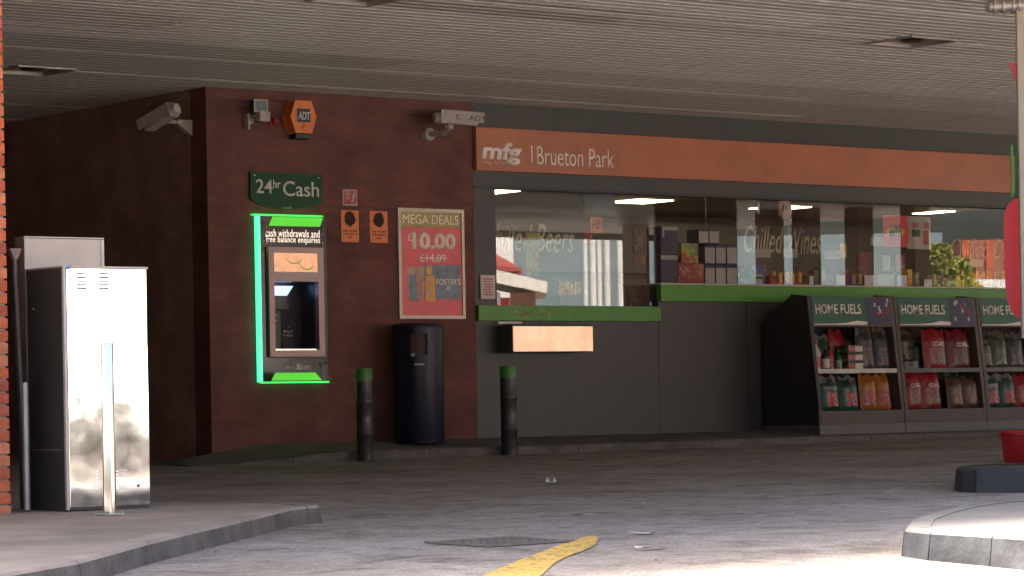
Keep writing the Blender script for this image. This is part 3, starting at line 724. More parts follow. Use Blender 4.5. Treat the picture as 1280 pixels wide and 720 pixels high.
for (u0, u1, v0, v1, m_) in ((.15, .42, .62, .8, 'sticker_red'), (.7, .95, .62, .82, 'sticker_red'), (.12, .5, .35, .58, 'sign_green'), (.15, .6, .12, .33, 'pinkcard'), (.66, .9, .1, .55, 'red_dark')):
    MB().box(lerp(xm, q[1], u0), lerp(xm, q[1], u1), .396, .399, lerp(q[2], q[3], v0), lerp(q[2], q[3], v1)).build('printed_panel', M[m_], t)
for xx in (lerp(q[0], q[1], .3), lerp(q[0], q[1], .7)): MB().cyl((xx, .405, q[3]), (xx, .405, 2.9), .003, n=6).build('hanging_wire', M['cream'], t)
x = on_y(882, 270, .2)
tag(MB().cyl((x.x, .2, on_y(882, 286, .2).z+.003), (x.x, .2, 2.9), .005, n=8).build('hanging_wire', M['cream']), 'thin pale wire hanging above the white-fronted cartons', 'wire')

# ------------------------------------------------------------------ cash machine
q = rect(319, 410, 269, 479, -.06)
X0, X1, Z0, Z1 = q; W_ = X1-X0; H_ = Z1-Z0
atm = thing('cash_machine', ((X0+X1)/2, 0, Z0), 'wall-mounted cash machine in black surround edged with glowing green light', 'cash machine')
def U(px): return X0+(px-319)/91*W_
def V(py): return Z1-(py-269)/210*H_
def ab(l, r_, t_, b_, y, t, name, mat, par=atm, bev=0.): return MB().box(U(l), U(r_), y-t, y, V(b_), V(t_), bev=bev).build(name, mat, par)
sur = MB()
# surround with an opening for the machine
sur.box(U(327), U(333.5), -.06, -.002, Z0+.02, Z1-.02); sur.box(U(403), U(409), -.06, -.002, Z0+.02, Z1-.02)
sur.box(U(333.5), U(403), -.06, -.002, V(308), Z1-.02); sur.box(U(333.5), U(403), -.06, -.002, Z0+.02, V(447))
sur.build('surround', M['atm_black'], atm)
ab(322.6, 326.6, 270.5, 477.5, -.012, .05, 'light_strip', M['led'])
ab(319, 405, 268.5, 270.3, -.001, .07, 'light_strip', M['led_line'])
ab(327, 409, 476.8, 479, -.001, .07, 'light_strip', M['led_line'])
MB().prism([(U(337), -.0615, V(283)), (U(401), -.0615, V(282.5)), (U(405), -.0615, V(271.5)), (U(342), -.0615, V(271.5))], (0, -.004, 0)).build('lit_panel', M['led_dim'], atm)
MB().prism([(U(337), -.0615, V(475.5)), (U(400), -.0615, V(475.5)), (U(392), -.0615, V(466)), (U(342), -.0615, V(466))], (0, -.004, 0)).build('lit_panel', M['led_dim'], atm)
lettering('cash withdrawals and', U(333), U(400.5), V(296.5), V(287), -.0615, 'lettering', M['text_glow'], atm, bold=.0, spacing=1.08)
lettering('free balance enquiries', U(333), U(401), V(305.5), V(295.5), -.0615, 'lettering', M['text_glow'], atm, bold=.0, spacing=1.08)
lettering('cash', U(354), U(367), V(462), V(456), -.0615, 'logo', M['ink_white'], atm, bold=.03)
lettering('zone', U(373), U(386), V(462), V(457), -.0615, 'logo', M['ink_white'], atm, bold=.0)
MB().prism([(U(367), -.0615, V(462)), (U(369.4), -.0615, V(462)), (U(374), -.0615, V(455.5)), (U(371.5), -.0615, V(455.5))], (0, -.004, 0)).prism([(U(370.9), -.0617, V(462)), (U(373.5), -.0617, V(462)), (U(370), -.0617, V(455.5)), (U(367.6), -.0617, V(455.5))], (0, -.004, 0)).build('logo', M['ink_white'], atm)
fr = MB()
fr.box(U(334), U(340.5), -.1, -.01, V(446), V(309)); fr.box(U(395.5), U(402.5), -.1, -.01, V(446), V(309))
fr.box(U(340.5), U(395.5), -.1, -.01, V(316.5), V(309)); fr.box(U(340.5), U(395.5), -.1, -.01, V(352), V(340)); fr.box(U(340.5), U(395.5), -.1, -.01, V(446), V(438))
fr.build('metal_frame', M['atm_frame'], atm)
ab(340.5, 395.5, 316.5, 340, -.07, .02, 'advert_screen', M['advert'])
sw = MB()
for (cx_, cy_, rx, ry, a0, a1) in ((366, 321, 9.5, 7.5, 180, 360), (382, 318, 12, 18, 200, 310)):
    pts = [];n=14
    for k in range(n+1):
        a_ = radians(lerp(a0, a1, k/n)); pts.append((cx_+rx*cos(a_), cy_-ry*sin(a_)))
    for k in range(n):
        (xa, ya), (xb, yb) = pts[k], pts[k+1]
        yc_ = lambda v_: min(339.5, max(317, v_))
        if abs(yc_(ya)-ya) > .01 and abs(yc_(yb)-yb) > .01: continue
        sw.prism([(U(xa), -.0905, V(yc_(ya))), (U(xb), -.0905, V(yc_(yb))), (U(xb), -.0905, V(yc_(yb+1.8))), (U(xa), -.0905, V(yc_(ya+1.8)))], (0, -.001, 0))
sw.build('advert_swirl', M['advert_green'], atm)
# recess
rc = MB(); rx0, rx1, rz0, rz1 = U(340.5), U(395.5), V(438), V(352); dp = .22
rc.box(rx0-.01, rx0, -.03, dp, rz0, rz1).box(rx1, rx1+.01, -.03, dp, rz0, rz1).box(rx0-.01, rx1+.01, -.03, dp, rz1, rz1+.01).box(rx0-.01, rx1+.01, -.03, dp, rz0-.01, rz0)
rc.box(rx0, rx1, dp, dp+.01, rz0, rz1)
rc.build('recess', M['atm_in'], atm)
MB().prism([(rx0+.005, dp-.004, V(368)), (U(377), dp-.004, V(368)), (U(385), dp-.004, V(356)), (rx0+.005, dp-.004, V(356))], (0, -.004, 0)).build('recess_glow', M['screen_glow'], atm)  # glowing patch stands for the screen's reflection in the recess, not a lamp
kp = MB()
kp.box(rx0+.01, U(362), .12, dp-.002, V(437), V(388), mat=None)
kp.build('screen_unit', M['black'], atm)
for k, vv in enumerate((393, 400, 407, 418, 428)):
    MB().box(rx0+.014, U(358-k*1.2), .105, .118, V(vv+1.2), V(vv-.4)).build('card_slot', M['atm_key'], atm)
MB().prism([(U(364), .1, V(437)), (U(380), .12, V(437)), (U(380), .19, V(385)), (U(360), .19, V(385))], (0, .02, 0)).build('keypad', M['atm_in'], atm)
for rr in range(4):
    for cc in range(3):
        MB().box(-.011, .011, -.008, 0, -.009, .009, mat=Matrix.Translation((U(367+cc*4.4), .128+.012*(3-rr), V(424-rr*5.5+6)))).build('key', M['atm_key'], atm)
MB().ball((U(372), .11, V(408)), .014).build('card_reader', M['atm_key'], atm, smooth=True)
ab(340.5, 395.5, 436.2, 438, -.02, .05, 'sill', M['chrome'])
# torn film round the edges
random.seed(3)
for (ax, ay, w0, h0, n_) in ((328, 275, 7, 48, 16), (398, 452, 13, 22, 12), (402, 275, 7, 30, 9), (330, 300, 9, 20, 7)):
    mm = MB()
    for k in range(n_):
        px = ax+random.random()*w0; py = ay+random.random()*h0; s_ = random.uniform(1.2, 4)
        mm.face([(U(px), -.064-random.random()*.012, V(py)), (U(px+s_*.6), -.064-random.random()*.02, V(py+s_*.5)), (U(px+s_*random.uniform(-.4, .5)), -.064-random.random()*.02, V(py+s_*1.6))])
    mm.build('torn_film', M['scuff'], atm)

# ------------------------------------------------------------------ signs and fittings on the brick wall
q = rect(313, 403, 216, 262, -.03)
t = thing('cash_sign', ((q[0]+q[1])/2, 0, q[2]), 'dark green 24hr Cash sign with pointed lower edge above the cash machine', 'sign')
zb = lerp(q[2], q[3], .17)
MB().prism([(q[0], -.004, lerp(q[2], q[3], .26)), (q[0]+.09, -.004, zb-.02), ((q[0]*.55+q[1]*.45), -.004, q[2]), ((q[0]*.45+q[1]*.55), -.004, q[2]), (q[1]-.09, -.004, zb-.02), (q[1], -.004, lerp(q[2], q[3], .26)), (q[1], -.004, q[3]), (q[0], -.004, q[3])], (0, -.03, 0)).build('board', M['sign_green'], t)
sq = lambda l, r_, t_, b_: (q[0]+(l-313)/90*(q[1]-q[0]), q[0]+(r_-313)/90*(q[1]-q[0]), q[3]-(b_-217)/45.*(q[3]-q[2]), q[3]-(t_-217)/45.*(q[3]-q[2]))
a_ = sq(319.5, 340, 226, 243); lettering('24', *a_, -.035, 'lettering', M['ink_white'], t, bold=.008)
a_ = sq(341, 350, 226, 236); lettering('hr', *a_, -.035, 'lettering', M['ink_white'], t)
a_ = sq(353, 398, 227, 245.5); lettering('Cash', *a_, -.035, 'lettering', M['ink_white'], t, bold=.008)
a_ = sq(352, 364, 258, 261); lettering('cash', *a_, -.035, 'small_print', M['cream'], t)
for xx in (q[0]+.05, q[1]-.05): MB().cyl((xx, -.034, q[3]-.04), (xx, -.038, q[3]-.04), .008, n=10).build('bolt', M['chrome'], t)

c_ = on_y(379.5, 146, -.16)
t = thing('alarm_box', (c_.x, 0, c_.z), 'orange hexagonal ADT alarm box high on the brick wall', 'alarm box')
hw, hh = .158, .165
hexp = [(c_.x-hw, c_.z), (c_.x-hw*.62, c_.z+hh), (c_.x+hw*.62, c_.z+hh), (c_.x+hw, c_.z), (c_.x+hw*.62, c_.z-hh), (c_.x-hw*.62, c_.z-hh)]
MB().prism([(x, -.03, z) for x, z in hexp], (0, .028, 0)).prism([(c_.x+(x-c_.x)*.96, -.13, c_.z+(z-c_.z)*.96) for x, z in hexp], (0, .1, 0)).build('housing', M['orange'], t)
m_ = MB().prism([(c_.x+(x-c_.x)*1.0, -.16, c_.z+(z-c_.z)*1.0) for x, z in hexp], (0, .03, 0)); m_.build('front_cover', M['orange'], t)
MB().box(c_.x-.078, c_.x+.078, -.165, -.16, c_.z-.055, c_.z+.082).build('badge', M['ink_navy'], t)
lettering('ADT', c_.x-.07, c_.x+.075, c_.z-.03, c_.z+.05, -.1655, 'lettering', M['ink_white'], t, bold=.02, shear=.08)
MB().ball((c_.x+.005, -.16, c_.z-.11), .03, (1, .5, 1)).build('strobe', M['orange'], t, smooth=True)
MB().box(c_.x-.09, c_.x+.085, -.15, -.02, c_.z-hh-.06, c_.z-hh-.002, bev=.012).build('lamp_base', M['black'], t)

# flood light with sensor and bracket
c_ = on_y(326, 132, -.22)
t = thing('flood_light', (c_.x, 0, c_.z-.2), 'small square flood light with sensor beneath on a wall bracket', 'flood light')
RT = Matrix.Translation(c_) @ Matrix.Rotation(radians(-12), 4, 'Z')
MB().box(-.075, .075, 0, .12, -.062, .062, mat=RT, bev=.012).build('lamp_body', M['black'], t)
fr_ = MB()
for bx in ((-.075, .075, -.008, 0, .05, .064), (-.075, .075, -.008, 0, -.064, -.05), (-.075, -.061, -.008, 0, -.05, .05), (.061, .075, -.008, 0, -.05, .05)): fr_.box(*bx, mat=RT)
fr_.build('bezel', M['cam_white'], t)
MB().box(-.06, .06, -.004, .0, -.049, .049, mat=RT).build('lens', M['tv'], t)
c2 = on_y(329, 145, -.2)
MB().box(c2.x-.065, c2.x+.005, -.24, -.14, c2.z-.055, c2.z+.05, bev=.012).box(c2.x+.012, c2.x+.075, -.22, -.12, c2.z-.055, c2.z+.045, bev=.01).build('sensor_head', M['cam_white'], t)
c3 = on_y(311, 150, -.02)
MB().cyl((c3.x, -.001, c3.z), (c3.x, -.05, c3.z), .05, .045).cyl((c3.x, -.05, c3.z+.03), (c2.x-.03, -.16, c2.z), .018).box(c3.x-.05, c3.x-.02, -.08, -.01, c3.z-.1, c3.z+.06, bev=.008).build('wall_bracket', M['cam_white'], t)
c_ = on_y(344, 152, -.05)
tag(MB().ball((c_.x, -.05, c_.z), .042, (1, .9, .9)).box(c_.x-.05, c_.x+.05, -.03, -.001, c_.z-.04, c_.z+.03, bev=.01).build('alarm_beacon', M['red_dark'], smooth=True, origin=(c_.x, 0, c_.z)), 'small round dark red beacon right of the flood light', 'beacon')

def housing_camera(front, back, mount, up, label, rad=.085, marks=None, sun=1.):
    """boxy CCTV housing from its front end to its back end, on an arm from the wall mount"""
    front = Vector(front); back = Vector(back); mount = Vector(mount); d = (front-back); L_ = d.length; d.normalize()
    up = Vector(up); side = d.cross(up).normalized(); up = side.cross(d).normalized()
    T = Matrix(((d.x, side.x, up.x, back.x), (d.y, side.y, up.y, back.y), (d.z, side.z, up.z, back.z), (0, 0, 0, 1)))
    t = thing('security_camera', mount, label, 'security camera')
    MB().box(.0, L_*.93, -rad*.8, rad*.8, -rad*.8, rad*.6, mat=T, bev=.012).build('housing', M['cam_white'], t)
    MB().box(-.01, L_*1.06, -rad*1.05, -rad*.98, -rad*.45, rad*.72, mat=T).box(-.01, L_*1.06, rad*.98, rad*1.05, -rad*.45, rad*.72, mat=T).box(-.01, L_*1.06, -rad*1.05, rad*1.05, rad*.73, rad*.8, mat=T).build('sun_shield', M['cam_white'], t)
    MB().cyl(T @ Vector((L_*.925, 0, -.01)), T @ Vector((L_*.945, 0, -.01)), rad*.6).build('lens', M['black'], t)
    MB().cyl(T @ Vector((-.05, 0, -.01)), T @ Vector((0.002, 0, -.01)), rad*.55, rad*.8).build('rear_cap', M['cam_white'], t, smooth=True)
    return t, T, L_
# camera on the corner of the shop front
mt = on_y(536, 168, -.02); bk = on_y(548, 146, -.32); ft = on_y(598, 150, -.42)
t, T, L_ = housing_camera(ft, bk, (mt.x, 0, mt.z), (0, 0, 1), 'cream security camera pointing right, above the meeting of brick and orange fascia', .088)
MB().cyl((mt.x, -.001, mt.z), (mt.x, -.05, mt.z), .075, .065).cyl((mt.x, -.05, mt.z), (mt.x+.05, -.22, mt.z), .03).cyl((mt.x+.05, -.2, mt.z), T @ Vector((.12, 0, -.09)), .04).build('wall_bracket', M['cam_white'], t, smooth=True)
MB().box(.1, .16, -.035, .035, -.12, -.07, mat=T, bev=.008).build('tilt_joint', M['cam_white'], t)
sd = 1 if (T @ Vector((0, 1, 0))-T @ Vector((0, 0, 0))).y < 0 else -1
for (body, u0, u1) in (('C', .16, .2), ('ADT', .31, .5)):
    R_ = Matrix(((1, 0, 0, 0), (0, 1, 0, 0), (0, 0, 1, 0), (0, 0, 0, 1)))
    Tl = T @ Matrix.Translation((0, sd*.0925, 0))
    lettering(body, u0, u1, -.02, .03, 0, 'lettering', M['ink_dark'], t, bold=.01, rot=Tl @ Matrix.Diagonal((1, 1, 1, 1)))
# camera on the side wall
mt = on_x(236, 158, -.02); bk = on_x(217, 137, -.35); ft = on_x(182, 158, -.45)
t, T, L_ = housing_camera(ft, bk, (0, mt.y, mt.z), (0, 0, 1), 'cream security camera tilted down to the left on the dark side wall', .085)
A_ = Vector((-.001, mt.y, mt.z)); 
MB().prism([(-.002, mt.y-.04, mt.z-.1), (-.002, mt.y-.04, mt.z+.06), (-.17, mt.y-.04, mt.z+.06), (-.17, mt.y-.04, mt.z+.02)], (0, .08, 0)).cyl((-.17, mt.y, mt.z+.04), (-.3, mt.y, mt.z+.035), .022).cyl((-.3, mt.y, mt.z+.035), T @ Vector((.22, 0, -.05)), .028).build('wall_bracket', M['cam_white'], t)
MB().cyl(T @ Vector((.02, 0, -.05)), (-.17, mt.y, mt.z+.06), .008, n=8).build('cable', M['black'], t)

# small notices on the brick
q = rect(428, 446, 237, 257)
t = thing('notice', ((q[0]+q[1])/2, 0, q[2]), 'small red and white notice right of the 24hr Cash sign', 'notice')
plate(q, -.002, .006, 'board', M['cream'], t)
plate((q[0]+.012, q[1]-.012, q[2]+.012, q[3]-.012), -.009, .002, 'print', M['sticker_red'], t)
for k in range(4): MB().box(q[0]+.03, q[0]+.03+.05+.012*(k % 2), -.013, -.0115, q[3]-.03-.022*k, q[3]-.022-.022*k).build('print_line', M['cream'], t)
MB().prism([(q[0]+.1, -.0115, q[2]+.03), (q[0]+.12, -.0115, q[2]+.03), (q[1]-.025, -.0115, q[3]-.03), (q[1]-.045, -.0115, q[3]-.03)], (0, -.002, 0)).build('print_line', M['cream'], t)
for (l, r_, t_, b_, lb_) in ((426, 448, 263, 302.5, 'orange notice with burnt top, left of two beside the cash machine'), (462, 484, 264, 303.5, 'orange notice with burnt top, right of two beside the poster')):
    q = rect(l, r_, t_, b_)
    t = thing('warning_notice', ((q[0]+q[1])/2, 0, q[2]), lb_, 'notice')
    plate(q, -.002, .006, 'board', M['orange'], t)
    pts = []; cx = (q[0]+q[1])/2; cz_ = lerp(q[2], q[3], .73)
    for k in range(22):
        a_ = 2*pi*k/22; rr = 1+random.uniform(-.12, .12); pts.append((cx+.068*rr*cos(a_), -.0085, cz_+.075*rr*sin(a_)))
    MB().prism(pts, (0, -.002, 0)).build('burnt_patch', M['burnt'], t)
    for k, (s_) in enumerate(('DUE TO FIRE', 'THIS ITEM IS', 'OUT')):
        w_ = (q[1]-q[0])*(.4 if k < 2 else .12)
        lettering(s_, cx-w_, cx+w_, q[2]+.105-.033*k, q[2]+.125-.033*k, -.0085, 'lettering', M['ink_dark'], t)
# deal poster
q = rect(498, 580.5, 261, 398.5, -.02)
PXW = q[1]-q[0]; PZH = q[3]-q[2]
t = thing('deal_poster', ((q[0]+q[1])/2, 0, q[2]), 'framed red MEGA DEALS poster with beer boxes on the brick wall', 'poster')
fr_ = MB(); e = .035
fr_.box(q[0], q[1], -.03, -.002, q[3]-e, q[3]).box(q[0], q[1], -.03, -.002, q[2], q[2]+e).box(q[0], q[0]+e, -.03, -.002, q[2]+e, q[3]-e).box(q[1]-e, q[1], -.03, -.002, q[2]+e, q[3]-e)
fr_.build('frame', M['posterframe'], t)
PU = lambda u: q[0]+u*PXW; PV = lambda v: q[3]-v*PZH
def pp(u0, u1, v0, v1, k, name, mat): return MB().box(PU(u0), PU(u1), -.018-.0015*k, -.018-.0015*k+.001, PV(v1), PV(v0)).build(name, mat, t)
pp(.045, .955, .17, .975, 0, 'sheet', M['posterred'])
pp(.045, .955, .028, .168, 0, 'header', M['postergold'])
lettering('MEGA DEALS', PU(.08), PU(.92), PV(.14), PV(.055), -.019, 'lettering', M['postertext'], t, bold=.0, thick=.001)
lettering('£', PU(.14), PU(.21), PV(.30), PV(.225), -.019, 'lettering', M['postertext'], t, bold=.02, thick=.001)
lettering('10.00', PU(.21), PU(.87), PV(.37), PV(.215), -.019, 'lettering', M['postertext'], t, bold=.05, thick=.001)
lettering('£14.09', PU(.32), PU(.72), PV(.485), PV(.41), -.019, 'lettering', M['postertext'], t, bold=.02, thick=.001)
pp(.31, .73, .445, .452, 2, 'strike_line', M['postertext'])
pp(.13, .45, .53, .80, 1, 'print_box', M['beertan']); pp(.38, .93, .51, .82, 2, 'print_box', M['beerbox']); pp(.16, .3, .6, .84, 2, 'print_box', M['beerbox'])
pp(.40, .545, .61, .84, 3, 'print_box', M['beergold']); pp(.42, .5, .52, .6, 3, 'print_box', M['beergold']); pp(.27, .37, .58, .82, 4, 'print_box', M['beertan'])
lettering("FOSTER'S", PU(.57), PU(.93), PV(.69), PV(.635), -.0215, 'lettering', M['postertext'], t, bold=.0, thick=.001)
lettering('20', PU(.71), PU(.78), PV(.74), PV(.70), -.0215, 'lettering', M['postertext'], t, thick=.001)
for (u_, v_) in ((.47, .67), (.47, .76)): MB().cyl((PU(u_), -.0228, PV(v_)), (PU(u_), -.0238, PV(v_)), .03, n=20).build('print_badge', M['beertan'], t)
lettering('FOSTERS', PU(.29), PU(.355), PV(.8), PV(.62), -.0245, 'lettering', M['posterred'], t, thick=.001)
# framed notice beside the window
q = rect(599.5, 617.5, 344, 374)
t = thing('framed_notice', ((q[0]+q[1])/2, 0, q[2]), 'small framed pink and white notice on the grey panel left of the window', 'notice')
plate(q, -.002, .02, 'frame', M['posterframe'], t, bev=.004)
plate((q[0]+.02, q[1]-.02, q[2]+.02, q[3]-.02), -.023, .002, 'sheet', M['pinkcard'], t)
for k in range(7): MB().box(q[0]+.03+.01*(k % 2), q[1]-.03-.012*(k % 3), -.0275, -.026, q[2]+.04+.028*k, q[2]+.052+.028*k).build('print_line', M['sticker_red'], t)

# ------------------------------------------------------------------ night pay tray
a_ = on_y(641, 424, -.27); b_ = on_y(741.5, 424, -.27); zt = on_y(690, 407, -.27).z; zb = on_y(690, 440, -.27).z
t = thing('night_pay_drawer', ((a_.x+b_.x)/2, 0, zb), 'bright steel night pay drawer sticking out under the Night Pay band', 'drawer')
MB().box(a_.x, b_.x, -.255, -.002, zb, zt, bev=.006).build('body', M['green_side'], t)
MB().box(a_.x+.003, b_.x-.003, -.272, -.2555, zb+.003, zt-.003, bev=.005).build('front_plate', M['tray'], t)
MB().box(a_.x, b_.x, -.27, -.1, zt+.002, zt+.012).build('lid', M['grey2'], t)
MB().box(a_.x-.02, a_.x+.3, -.05, -.002, nb-.03, nb-.008).build('rail', M['shelf'], t)
q = rect(641, 655, 456, 460)

# ------------------------------------------------------------------ litter bin
bxc = on_y(520.5, 548, -.30); BZ = -.045; ht = on_y(520, 404.5, -.32).z
R_ = 32/F*31.0
bc = (bxc.x, -.36, BZ)
t = thing('litter_bin', bc, 'tall cylindrical navy litter bin against the brick wall under the poster', 'litter bin')
H = ht-BZ
MB().lathe(bc, [(R_*.93, 0), (R_*.95, .03), (R_*.955, .05), (R_*.97, .06), (R_*.98, H*.66)], 48).build('body', M['navy'], t, smooth=True)
# hood with a posting slot: ring of columns leaving an opening
mb = MB(); n = 48; hz0, hz1 = H*.66+.004, H*.955
for k in range(n):
    a0, a1 = 2*pi*k/n, 2*pi*(k+1)/n; am = (a0+a1)/2
    da = ((am-radians(236)+pi) % (2*pi))-pi
    segs = [(hz0, hz1)] if abs(da) > .27 else [(hz0, H*.74), (H*.91, hz1)]
    for z0, z1 in segs:
        ps = []
        for rr in (R_, R_*.93):
            for aa in (a0, a1):
                for z in (z0, z1): ps.append(mb.bm.verts.new((bc[0]+rr*cos(aa), bc[1]+rr*sin(aa), BZ+z)))
        A = ps
        for f in ((0, 1, 3, 2), (4, 6, 7, 5), (0, 4, 5, 1), (2, 3, 7, 6), (1, 5, 7, 3), (0, 2, 6, 4)): mb.bm.faces.new([A[i_] for i_ in f])
bmesh.ops.remove_doubles(mb.bm, verts=mb.bm.verts, dist=1e-5)
mb.build('hood', M['navy'], t)
MB().lathe((bc[0], bc[1], BZ), [(R_*1.0, hz1+.001), (R_*1.0, H*.975), (R_*.97, H*.99), (R_*.85, H*1.0), (.001, H*1.003)], 48).build('lid', M['navy'], t, smooth=True)
MB().lathe((bc[0], bc[1], BZ), [(R_*.9, H*.1), (R_*.9, H*.93)], 32).build('liner', M['liner'], t, smooth=True)
ka = radians(222); MB().cyl((bc[0]+R_*.97*cos(ka), bc[1]+R_*.97*sin(ka), BZ+H*.735), (bc[0]+R_*1.03*cos(ka), bc[1]+R_*1.03*sin(ka), BZ+H*.735), .02, n=14).build('lock', M['shelf'], t)
ka = radians(236); MB().box(-.05, .05, -.012, .0, -.012, .012, mat=Matrix.Translation((bc[0]+R_*1.0*cos(ka), bc[1]+R_*1.0*sin(ka), BZ+H*.655)) @ Matrix.Rotation(ka+pi/2, 4, 'Z'), bev=.004).build('handle', M['steel_dull'], t)

# ------------------------------------------------------------------ bollards
def bollard(px, pb, pt, lb_):
    g = on_g(px, pb); d = depth(g.x, g.y); r = 10.3/F*d; z1 = at(px-2, pt, d).z; zg = gz(g.x, g.y); h = z1-zg
    t = thing('bollard', (g.x, g.y, zg-.02), lb_, 'bollard', 'black bollards with green tops')
    c = (g.x, g.y, zg)
    MB().lathe(c, [(r, -.02), (r, h*.28), (r*1.03, h*.285), (r*1.03, h*.30), (r, h*.305), (r, h*.62), (r*1.03, h*.625), (r*1.03, h*.66), (r, h*.665), (r, h-.125)], 32).build('post', M['bollard'], t, smooth=True)
    MB().lathe(c, [(r*1.04, h-.124), (r*1.04, h-.012), (r*.98, h), (.001, h+.004)], 32).build('cap', M['green_cap'], t, smooth=True)
bollard(456.5, 576, 461, 'black bollard with green top left of the navy bin')
bollard(637, 569, 457.5, 'black bollard with green top right of the navy bin')
def steel_post(px, pb, pt, r, mat, name, lb_, base=True):
    g = on_l(px, pb); d = depth(g.x, g.y); z1 = at(px, pt, d).z; LZ = g.z
    t = thing(name, (g.x, g.y, LZ), lb_, 'steel post')
    MB().lathe((g.x, g.y, LZ), [(r, .008), (r, z1-LZ-.006), (r*.93, z1-LZ), (.001, z1-LZ)], 40).build('post', mat, t, smooth=True)
    if base:
        MB().box(g.x-r*1.75, g.x+r*1.75, g.y-r*1.75, g.y+r*1.75, LZ-.002, LZ+.009, bev=.003).build('base_plate', M['steel_dull'], t)
        for sx in (-1, 1):
            for sy in (-1, 1): MB().cyl((g.x+sx*r*1.4, g.y+sy*r*1.4, LZ+.009), (g.x+sx*r*1.4, g.y+sy*r*1.4, LZ+.02), .009, n=6).build('bolt', M['steel_dull'], t)
steel_post(137.5, 643.5, 428, .0375, M['chrome'], 'steel_post', 'tall polished steel post on a square base in front of the cabinet')
steel_post(34, 639, 478, .021, M['steel_dull'], 'steel_post', 'short dull steel post at the left side of the cabinet', base=False)

# ------------------------------------------------------------------ steel cabinet
cx0, cx1 = -6.915, -6.335; cy = -9.45; zt = on_y(131, 333, cy).z; cd = cy+.47
t = thing('steel_cabinet', ((cx0+cx1)/2, cy+.2, LZ), 'tall free-standing cabinet with polished steel door and dark sides', 'cabinet')
MB().box(cx0, cx1, cy+.022, cd, LZ, zt-.012, bev=.004).build('body', M['cabdark'], t)
MB().box(cx0-.006, cx1+.006, cy-.006, cd+.004, zt-.011, zt).build('top_plate', M['steel_dull'], t)
dr = MB().box(cx0+.02, cx1-.004, cy, cy+.02, LZ+.02, zt-.013, bev=.003).build('door', M['steel'], t)
MB().box(cx0, cx0+.016, cy-.001, cy+.021, LZ+.005, zt-.013).build('door_edge', M['shelf'], t)
def D(px, py): p = on_y(px, py, cy-.001); return p
for (l, r_) in ((96.5, 108), (124, 136)):
    for k in range(5):
        p = D(l, 342+4.6*k); p2 = D(r_, 343.2+4.6*k)
        MB().box(p.x, p2.x, cy-.0035, cy-.0005, p.z-.0055, p.z+.0045, bev=.001).build('louvre', M['black'], t)
for (l, r_) in ((121, 127), (146, 158)):
    for k in range(6):
        p = D(l, 589+4.2*k); p2 = D(r_, 589.+4.2*k)
        MB().box(p.x, p2.x, cy-.010, cy-.0005, p.z-.006, p.z+.004, bev=.0018).build('louvre', M['steel'], t)
p = D(97.5, 501); R0 = .022
for i_ in range(-2, 3):
    for j_ in range(-3, 4):
        if i_*i_*1.6+j_*j_ < 9: MB().cyl((p.x+i_*.0082, cy-.0005, p.z+j_*.0082), (p.x+i_*.0082, cy-.002, p.z+j_*.0082), .0035, n=8).build('speaker_hole', M['black'], t)
p = D(173, 607); MB().cyl((p.x, cy-.0005, p.z), (p.x, cy-.003, p.z), .008, n=20).build('keyhole', M['black'], t)
for (px_, py_) in ((113, 373), (99, 440), (172, 440), (99, 565), (172, 470), (99, 470), (120, 525), (95, 525)):
    p = D(px_, py_); MB().cyl((p.x, cy-.0005, p.z), (p.x, cy-.003, p.z), .0035, n=10).build('rivet', M['steel_dull'], t)
p = D(85, 331); MB().box(p.x-.012, p.x+.012, cy-.009, cy-.0065, zt-.02, zt+.001).build('tape', M['blue'], t)
p = D(135, 520)
MB().box(cx0-.004, cx0-.001, cy+.06, cd-.05, LZ+.365, LZ+.37).build('side_seam', M['steel_dull'], t)
MB().box(cx0-.004, cx0-.001, cd-.012, cd, LZ+.01, zt-.02).build('side_edge', M['steel_dull'], t)
MB().ball((cx0-.002, cd-.1, on_x(35, 387, cx0).z), .006).build('lock', M['shelf'], t)
# grey cabinet behind
yb = -8.72; q = rect(30.5, 129.5, 298, 340, yb)
t = thing('meter_cabinet', ((q[0]+q[1])/2, yb+.05, LZ), 'taller plain grey metal cabinet showing above the steel one', 'cabinet')
MB().box(q[0], q[1], yb, yb+.12, LZ+.0, q[3], bev=.004).build('body', M['steel_dull'], t)
MB().box(q[1]-.02, q[1]+.002, yb-.004, yb-.001, LZ+.02, q[3]-.004).build('door_seam', M['shelf'], t)
MB().box(q[0]-.002, q[1]+.003, yb-.006, yb+.125, q[3]+.001, q[3]+.008).build('top_plate', M['shelf'], t)
# brush leaning behind
tp = on_y(18, 322, -8.95); bt = on_y(25, 520, -8.95); hd = on_y(19, 317, -8.95)
t = thing('broom', (bt.x, -8.95, LZ), 'upside-down broom leaning between the brick pillar and the cabinet', 'broom')
MB().cyl((bt.x+.01, -9.0, LZ), tp, .012, n=12).build('handle', M['wood'], t)
MB().prism([(tp.x-.012, -8.97, tp.z-.01), (tp.x+.012, -8.97, tp.z-.01), (tp.x+.04, -8.97, tp.z+.055), (tp.x-.04, -8.97, tp.z+.055)], (0, .04, 0)).build('head', M['mophead'], t)
b2 = on_y(22, 470, -8.9); t2 = on_y(15, 340, -8.9)
t = thing('hose_lance', (b2.x, -8.9, LZ), 'thin dark pole standing beside the leaning broom', 'pole')
MB().cyl((b2.x+.02, -8.9, LZ), t2, .008, n=10).build('rod', M['cabdark'], t)
MB().cyl(lerp(Vector((b2.x+.02, -8.9, LZ)), t2, .45), lerp(Vector((b2.x+.02, -8.9, LZ)), t2, .6), .016, n=12).build('grip', M['black'], t)

